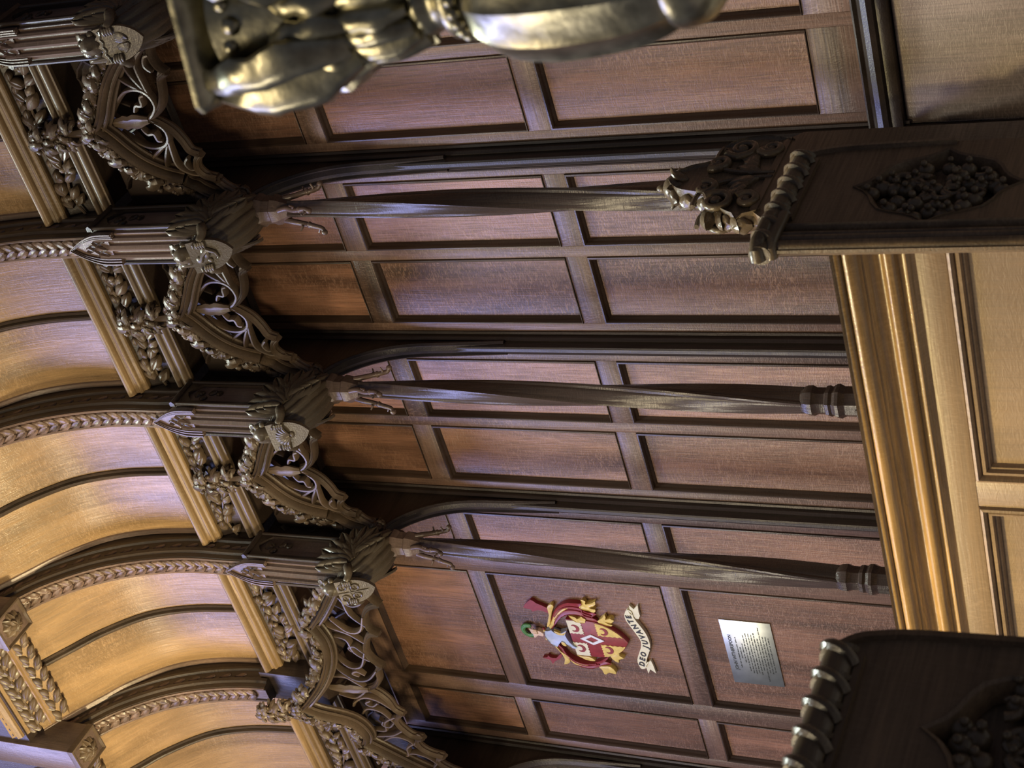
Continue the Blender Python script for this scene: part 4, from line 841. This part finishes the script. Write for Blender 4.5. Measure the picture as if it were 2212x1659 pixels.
ARMS = {
    'plume': [(-0.6528, 0.6152), (-0.6079, 0.5717), (-0.6235, 0.5499), (-0.6442, 0.5092), (-0.6765, 0.5065), (-0.6673, 0.5214), (-0.66, 0.5513), (-0.6722, 0.5782), (-0.6601, 0.5835)],
    'gstem': [(-0.6404, 0.5082), (-0.6197, 0.4852), (-0.6331, 0.4759), (-0.6601, 0.4904), (-0.7135, 0.5108), (-0.7446, 0.5251), (-0.7462, 0.5373), (-0.6806, 0.5105)],
    'rr': [(-0.7287, 0.5149), (-0.6631, 0.4855), (-0.6231, 0.4516), (-0.5999, 0.4055), (-0.6046, 0.3529), (-0.627, 0.3615), (-0.645, 0.3323), (-0.6543, 0.3051), (-0.6729, 0.3253), (-0.6923, 0.3076), (-0.6869, 0.3515), (-0.6677, 0.3721), (-0.6659, 0.4172), (-0.6851, 0.4568), (-0.7257, 0.4909), (-0.7546, 0.5162)],
    'gin': [(-0.7443, 0.5221), (-0.7052, 0.5027), (-0.6617, 0.4735), (-0.6366, 0.4438), (-0.632, 0.4197), (-0.6633, 0.4567), (-0.7113, 0.4928), (-0.747, 0.5141)],
    'gA': [(-0.5824, 0.3443), (-0.588, 0.3317), (-0.5983, 0.3288), (-0.5871, 0.2923), (-0.6056, 0.2998), (-0.6149, 0.319), (-0.6271, 0.301), (-0.6386, 0.3081), (-0.6321, 0.329), (-0.6252, 0.3611), (-0.604, 0.3471)],
    'gB': [(-0.6879, 0.3009), (-0.6552, 0.2675), (-0.6729, 0.2663), (-0.665, 0.2448), (-0.6763, 0.235), (-0.6904, 0.2482), (-0.6877, 0.27), (-0.703, 0.2485), (-0.7067, 0.2634), (-0.6973, 0.2892)],
    'gC': [(-0.6696, 0.4182), (-0.6712, 0.4015), (-0.684, 0.3877), (-0.6707, 0.3672), (-0.6835, 0.3535), (-0.7006, 0.3607), (-0.7024, 0.3754), (-0.6997, 0.3975), (-0.6801, 0.4153)],
    'gs2': [(-0.8277, 0.5361), (-0.8417, 0.5281), (-0.8809, 0.5122), (-0.8971, 0.4931), (-0.926, 0.4831), (-0.9442, 0.4909), (-0.9554, 0.516), (-0.9253, 0.505), (-0.8957, 0.5103), (-0.8603, 0.5273)],
    'rl': [(-0.8439, 0.517), (-0.8679, 0.5), (-0.9029, 0.4799), (-0.9279, 0.4426), (-0.9312, 0.3852), (-0.8908, 0.3118), (-0.9119, 0.3284), (-0.926, 0.309), (-0.9345, 0.3427), (-0.9602, 0.3897), (-0.9597, 0.4391), (-0.9396, 0.472), (-0.898, 0.4992)],
    'gin2': [(-0.8971, 0.4931), (-0.9204, 0.4699), (-0.9415, 0.4315), (-0.9329, 0.3972), (-0.9459, 0.4093), (-0.9531, 0.4462), (-0.9401, 0.4751)],
    'gD': [(-0.9469, 0.3631), (-0.9411, 0.3357), (-0.9396, 0.3123), (-0.9635, 0.2952), (-0.981, 0.298), (-0.9753, 0.324), (-0.9869, 0.3384), (-0.9867, 0.3499), (-0.9644, 0.353)],
    'gE': [(-0.8776, 0.2971), (-0.8532, 0.2542), (-0.8719, 0.2559), (-0.8844, 0.2391), (-0.8954, 0.2644), (-0.9106, 0.2667), (-0.9071, 0.2815)],
    'gF': [(-0.8904, 0.4445), (-0.8945, 0.4193), (-0.8942, 0.3903), (-0.9099, 0.3683), (-0.9166, 0.3757), (-0.9139, 0.4098)],
    'rf': [(-0.9318, 0.6062), (-0.9268, 0.5839), (-0.9144, 0.5776), (-0.925, 0.5716), (-0.9271, 0.5454), (-0.9009, 0.5206), (-0.9036, 0.5124), (-0.9285, 0.528), (-0.9434, 0.5528), (-0.9631, 0.57), (-0.9425, 0.5733), (-0.9371, 0.5898)],
    'helm': [(-0.7655, 0.544), (-0.7584, 0.5172), (-0.7699, 0.4912), (-0.7539, 0.4521), (-0.7733, 0.4601), (-0.8128, 0.4503), (-0.8419, 0.4318), (-0.842, 0.4464), (-0.8259, 0.4654), (-0.8098, 0.4844), (-0.8435, 0.514), (-0.8312, 0.5341), (-0.8104, 0.5461), (-0.7887, 0.5519)],
    'hg': [(-0.7569, 0.5051), (-0.7676, 0.4731), (-0.7539, 0.4521), (-0.7779, 0.4672), (-0.7745, 0.4982)],
    'hg2': [(-0.816, 0.489), (-0.8163, 0.4774), (-0.8302, 0.4694), (-0.8383, 0.4745), (-0.8326, 0.4876)],
    'hand': [(-0.7844, 0.6053), (-0.7703, 0.5821), (-0.7861, 0.56), (-0.8019, 0.5673), (-0.7988, 0.5871), (-0.814, 0.6032), (-0.8072, 0.6088)],
    'beads': [(-0.7632, 0.5551), (-0.7743, 0.5553), (-0.7971, 0.5586), (-0.8193, 0.5574)],
    'sc': [(-0.6167, 0.1667), (-0.6415, 0.1822), (-0.6735, 0.183), (-0.7145, 0.1679), (-0.7557, 0.1527), (-0.7839, 0.1468), (-0.8216, 0.1569), (-0.8687, 0.1791), (-0.8995, 0.1877), (-0.9322, 0.1826), (-0.9363, 0.1723), (-0.9246, 0.1556), (-0.8942, 0.15), (-0.8669, 0.1395), (-0.8277, 0.1209), (-0.7938, 0.1117), (-0.7506, 0.1128), (-0.7125, 0.1233), (-0.6753, 0.1393), (-0.6515, 0.1475), (-0.6303, 0.148), (-0.6186, 0.1534)],
    't1': [(-0.5922, 0.1526), (-0.6116, 0.1381), (-0.5898, 0.1166), (-0.6235, 0.1204), (-0.6446, 0.1198), (-0.6635, 0.1297), (-0.6614, 0.1416), (-0.6478, 0.1466), (-0.6267, 0.1471), (-0.6135, 0.1549)],
    't2': [(-0.9289, 0.1594), (-0.897, 0.1437), (-0.8877, 0.1304), (-0.9094, 0.127), (-0.9573, 0.1239), (-0.9379, 0.1446), (-0.9622, 0.1572)],
    'let': [(-0.9081, 0.17), (-0.8803, 0.1616), (-0.8524, 0.1515), (-0.8092, 0.1318), (-0.7844, 0.1289), (-0.7561, 0.1328), (-0.7308, 0.1408), (-0.7035, 0.1515), (-0.6764, 0.1624), (-0.6537, 0.1659)]}
for nm, key, mat, y0, y1 in (('mantling', 'rr', 'red', -.016, .017), ('mantling', 'rl', 'red', -.016, .017), ('plume', 'plume', 'red', -.014, .017), ('plume_stem', 'gstem', 'gold', -.018, .017), ('mantling_lining', 'gin', 'gold', -.021, .010), ('mantling_lining', 'gin2', 'gold', -.021, .010),
        ('mantling_lining', 'gs2', 'gold', -.020, .017), ('gilt_leaf', 'gA', 'gold', -.020, .017), ('gilt_leaf', 'gB', 'gold', -.020, .017), ('gilt_leaf', 'gC', 'gold', -.024, .010), ('gilt_leaf', 'gD', 'gold', -.020, .017), ('gilt_leaf', 'gE', 'gold', -.020, .017), ('gilt_leaf', 'gF', 'gold', -.022, .010),
        ('red_flower', 'rf', 'red', -.014, .017), ('helmet', 'helm', 'steel', -.034, .010), ('helmet_trim', 'hg', 'gold', -.037, -.02), ('helmet_grille', 'hg2', 'gold', -.037, -.02), ('hand', 'hand', 'flesh', -.026, .010)):
    pt(nm, prism(ARMS[key], y0, y1, 2), mat)
for key, mat in (('rr', 'red'), ('rl', 'red')):
    P_ = ARMS[key]
    for f_ in (.35, .62):
        n = len(P_) // 2; mid = [((P_[k][0] * f_ + P_[-1 - k][0] * (1 - f_)), -.0015, (P_[k][1] * f_ + P_[-1 - k][1] * (1 - f_))) for k in range(1, n - 1)]
        bm = B(); tube(bm, smooth(mid, 3), .004, 6, (0, -1, 0)); pt('mantling_fold', bm, mat, None, 60, 0)
wc = V((-.786, .004, .626)); bm = B()
for k in range(30):
    a = math.radians(-30 + 292 * k / 29); c = wc + V((.026 * math.cos(a), 0, .026 * math.sin(a))); tdir = V((-math.sin(a), 0, math.cos(a)))
    for s in (-1, 1): leaf(bm, .017, .0050, .5, .5, .003, orient(c, tdir + V((math.cos(a), 0, math.sin(a))) * .75 * s, (0, -1, 0)), nu=4)
pt('wreath', bm, 'green', None, 60, 0)
bm = B(); tube(bm, [tuple(wc + V((.026 * math.cos(a), 0, .026 * math.sin(a)))) for a in (math.radians(-30 + 292 * k / 24) for k in range(25))], .005, 7); pt('wreath_ring', bm, 'green', None, 60, 0)
for k, (a, b) in enumerate(ARMS['beads']):
    bm = B(); ball(bm, (a, .002, b), .0062, 9); pt('torse_bead', bm, 'gold' if k % 2 else 'red', None, 60, 0)
for q in range(3):
    bm = B(); tube(bm, smooth([(-.785 + .008 * q, -.008, .585), (-.782 + .009 * q, -.010, .602), (-.784 + .008 * q, -.004, .612 + .002 * q)], 3), .0042, 6); pt('finger', bm, 'flesh', None, 60, 0)
t = thing('motto_scroll', 'cream scroll with a motto in dark capitals under the coat of arms', 'scroll', (-.78, .017, .13)); inv = (.78, -.017, -.13)
pt('ribbon', prism(ARMS['sc'], -.012, .017, 2), 'cream', None, 40, .002)
pt('ribbon_tail', prism(ARMS['t1'], -.006, .017, 1), 'cream', None, 40, .002); pt('ribbon_tail', prism(ARMS['t2'], -.006, .017, 1), 'cream', None, 40, .002)
for c0, c1 in ((ARMS['sc'][0], ARMS['t1'][7]), (ARMS['sc'][10], ARMS['t2'][1])):
    bm = B(); tube(bm, [(c0[0], .006, c0[1]), ((c0[0] + c1[0]) / 2, .000, (c0[1] + c1[1]) / 2), (c1[0], .006, c1[1])], .003, 6); pt('ribbon_fold', bm, 'cream', None, 50, 0)
def text_mesh(s, size, bold=0.0, ext=0.0006, shear=0.0):
    cu = D.curves.new('letters', 'FONT'); cu.body = s; cu.size = size; cu.align_x = 'CENTER'; cu.align_y = 'CENTER'; cu.extrude = ext; cu.offset = bold; cu.shear = shear; cu.resolution_u = 3
    o = D.objects.new('letters', cu); COL.objects.link(o); dg = bpy.context.evaluated_depsgraph_get(); me = D.meshes.new_from_object(o.evaluated_get(dg)); D.objects.remove(o); return me
def put_text(name, me, mat, par, loc, rotz=0.0):
    o = D.objects.new(name, me); COL.objects.link(o); me.materials.append(M[mat]); o.parent = par; o.location = V(loc) - V(par.location)
    o.rotation_euler = Matrix(((math.cos(rotz), -math.sin(rotz), 0), (0, 0, -1), (math.sin(rotz), math.cos(rotz), 0))).to_euler(); return o
LT = ARMS['let']
for k, ch in enumerate('DEOJUVANTE'):
    a = LT[max(0, k - 1)]; b = LT[min(9, k + 1)]; put_text('letter', text_mesh(ch, .0305, .0013, .001, .12), 'black', t, (LT[k][0], .0010, LT[k][1]), math.atan2(b[1] - a[1], b[0] - a[0]))
t = thing('metal_plaque', 'rectangular silvery plaque with engraved lettering on the wide stall back', 'plaque', (-.798, .017, -.29))
o = obj('plate', box(B(), -.964, -.632, .012, .0172, -.390, -.1925, .0006), 'silver', t); o.location = (.798, -.017, .29)
put_text('engraved_title', text_mesh('JOHN WITHERSPOON', 0.0185, .0005, .0003), 'ink', t, (-.800, .0118, -.219))
rnd = random.Random(11)
LINES = [(.16, 0), (.06, 0), (.10, 0), (.19, 0), (.21, 0), (.215, 0), (.205, 0), (.22, 0), (.17, 0), (.285, 0), (.19, 0), (.20, 0), (.18, 0)]
bm = B(); z = -.240
for k, (wd, _) in enumerate(LINES):
    x = -.798 - wd / 2
    while x < -.798 + wd / 2:
        L_ = rnd.uniform(.008, .026); e = min(x + L_, -.798 + wd / 2)
        if e - x > .004:
            xx = x
            while xx < e:
                hh = rnd.choice((.0030, .0030, .0046)); box(bm, xx, xx + .0016, .0114, .0122, z - .0016, z - .0016 + hh); xx += .0027
        x = e + .005
    z -= .0108
o = obj('engraved_lines', bm, 'ink', t); o.location = (.798, -.017, .29); o['kind'] = 'stuff'

# ---------------------------------------------------------------- brass lamp standard, close to the camera
LX, LY = 3.026, -2.800
t = thing('brass_lamp_standard', 'ornate blurred brass stand with square tray and fluted bulb in the foreground', 'lamp stand', (LX, LY, -3.70)); inv = (0, 0, 3.70)
def pt(name, bm, ang=40, mat='brass'):
    o = obj(name, bm, mat, t, ang); o.location = inv; return o
fl = lambda a, z: 1 - .055 * abs(math.sin(6 * a)) ** .7
pt('fluted_bulb', lathe(B(), smooth([(.030, -1.545), (.048, -1.556), (.061, -1.580), (.066, -1.615), (.065, -1.650), (.060, -1.690), (.052, -1.715), (.046, -1.724)], 4), 96, flute=fl), 30)
pt('lower_knob', lathe(B(), smooth([(.044, -1.716), (.048, -1.722), (.048, -1.732), (.042, -1.748), (.026, -1.760)], 3), 40))
bm = B(); ROT = math.radians(12)
pt('stem', lathe(B(), [(.024, -1.745), (.020, -1.80), (.022, -2.2), (.030, -3.2), (.034, -3.5), (.09, -3.56), (.11, -3.62), (.16, -3.66), (.17, -3.70)], 32))
pt('collar', lathe(B(), smooth([(.030, -1.548), (.040, -1.540), (.041, -1.530), (.034, -1.524), (.031, -1.515), (.036, -1.505), (.034, -1.497), (.030, -1.490)], 3), 40))
for k in range(22):
    a = 2 * PI * k / 22; bm = B(); ball(bm, (.0385 * math.cos(a), .0385 * math.sin(a), -1.541), .0062, 8); pt('bead', bm, 60)
pt('bell', lathe(B(), smooth([(.030, -1.492), (.038, -1.47), (.046, -1.44), (.054, -1.40), (.062, -1.36), (.070, -1.325)], 4), 40))
for row, (n, z, r, L0, W0, out) in enumerate(((8, -1.498, .034, .085, .023, .40), (8, -1.450, .043, .090, .025, .50), (4, -1.440, .046, .165, .044, .52))):
    for k in range(n):
        a = 2 * PI * (k + (.5 if row == 1 else 0)) / n + (PI / 4 if row == 2 else 0) + ROT; d = V((math.cos(a), math.sin(a), 0)); bm = B()
        leaf(bm, L0, W0, .75, .5, .006, orient(V((0, 0, z)) + d * r, d * out + V((0, 0, 1)), d - V((0, 0, .5))), nu=10, nv=6, lobes=3.2, crease=.5); pt('capital_leaf', bm, 55)
TR = .098
sq = lambda k, z: [(k * TR * math.cos(ROT + PI / 4 + q * PI / 2 + o_), k * TR * math.sin(ROT + PI / 4 + q * PI / 2 + o_), z) for q in range(4) for o_ in (-.05, .05)]
bm = B(); loft(bm, [sq(k, z) for k, z in ((.40, -1.330), (.70, -1.316), (.90, -1.306), (.985, -1.300), (1.0, -1.297), (1.0, -1.293), (.985, -1.293), (.95, -1.298), (.4, -1.310))]); pt('tray', bm, 30)
for q in range(4):                     # shell leaf hanging under each corner and scrolls along the sides
    a = ROT + PI / 4 + q * PI / 2; d = V((math.cos(a), math.sin(a), 0)); s = V((-d.y, d.x, 0)); bm = B()
    tube(bm, [tuple(d * (.060 + .012 * math.cos(b)) + V((0, 0, -1.345 + .012 * math.sin(b)))) for b in (k * .5 for k in range(13))], .0055, 7, (.3, .2, .9)); pt('scroll', bm, 60)
    d2 = V((math.cos(a + PI / 4), math.sin(a + PI / 4), 0))
    for k in (-1, 0, 1):
        bm = B(); ball(bm, d2 * .062 + V((-d2.y, d2.x, 0)) * .018 * k + V((0, 0, -1.345 + .006 * abs(k))), .0095 - .002 * abs(k), 9); pt('flower', bm, 60)
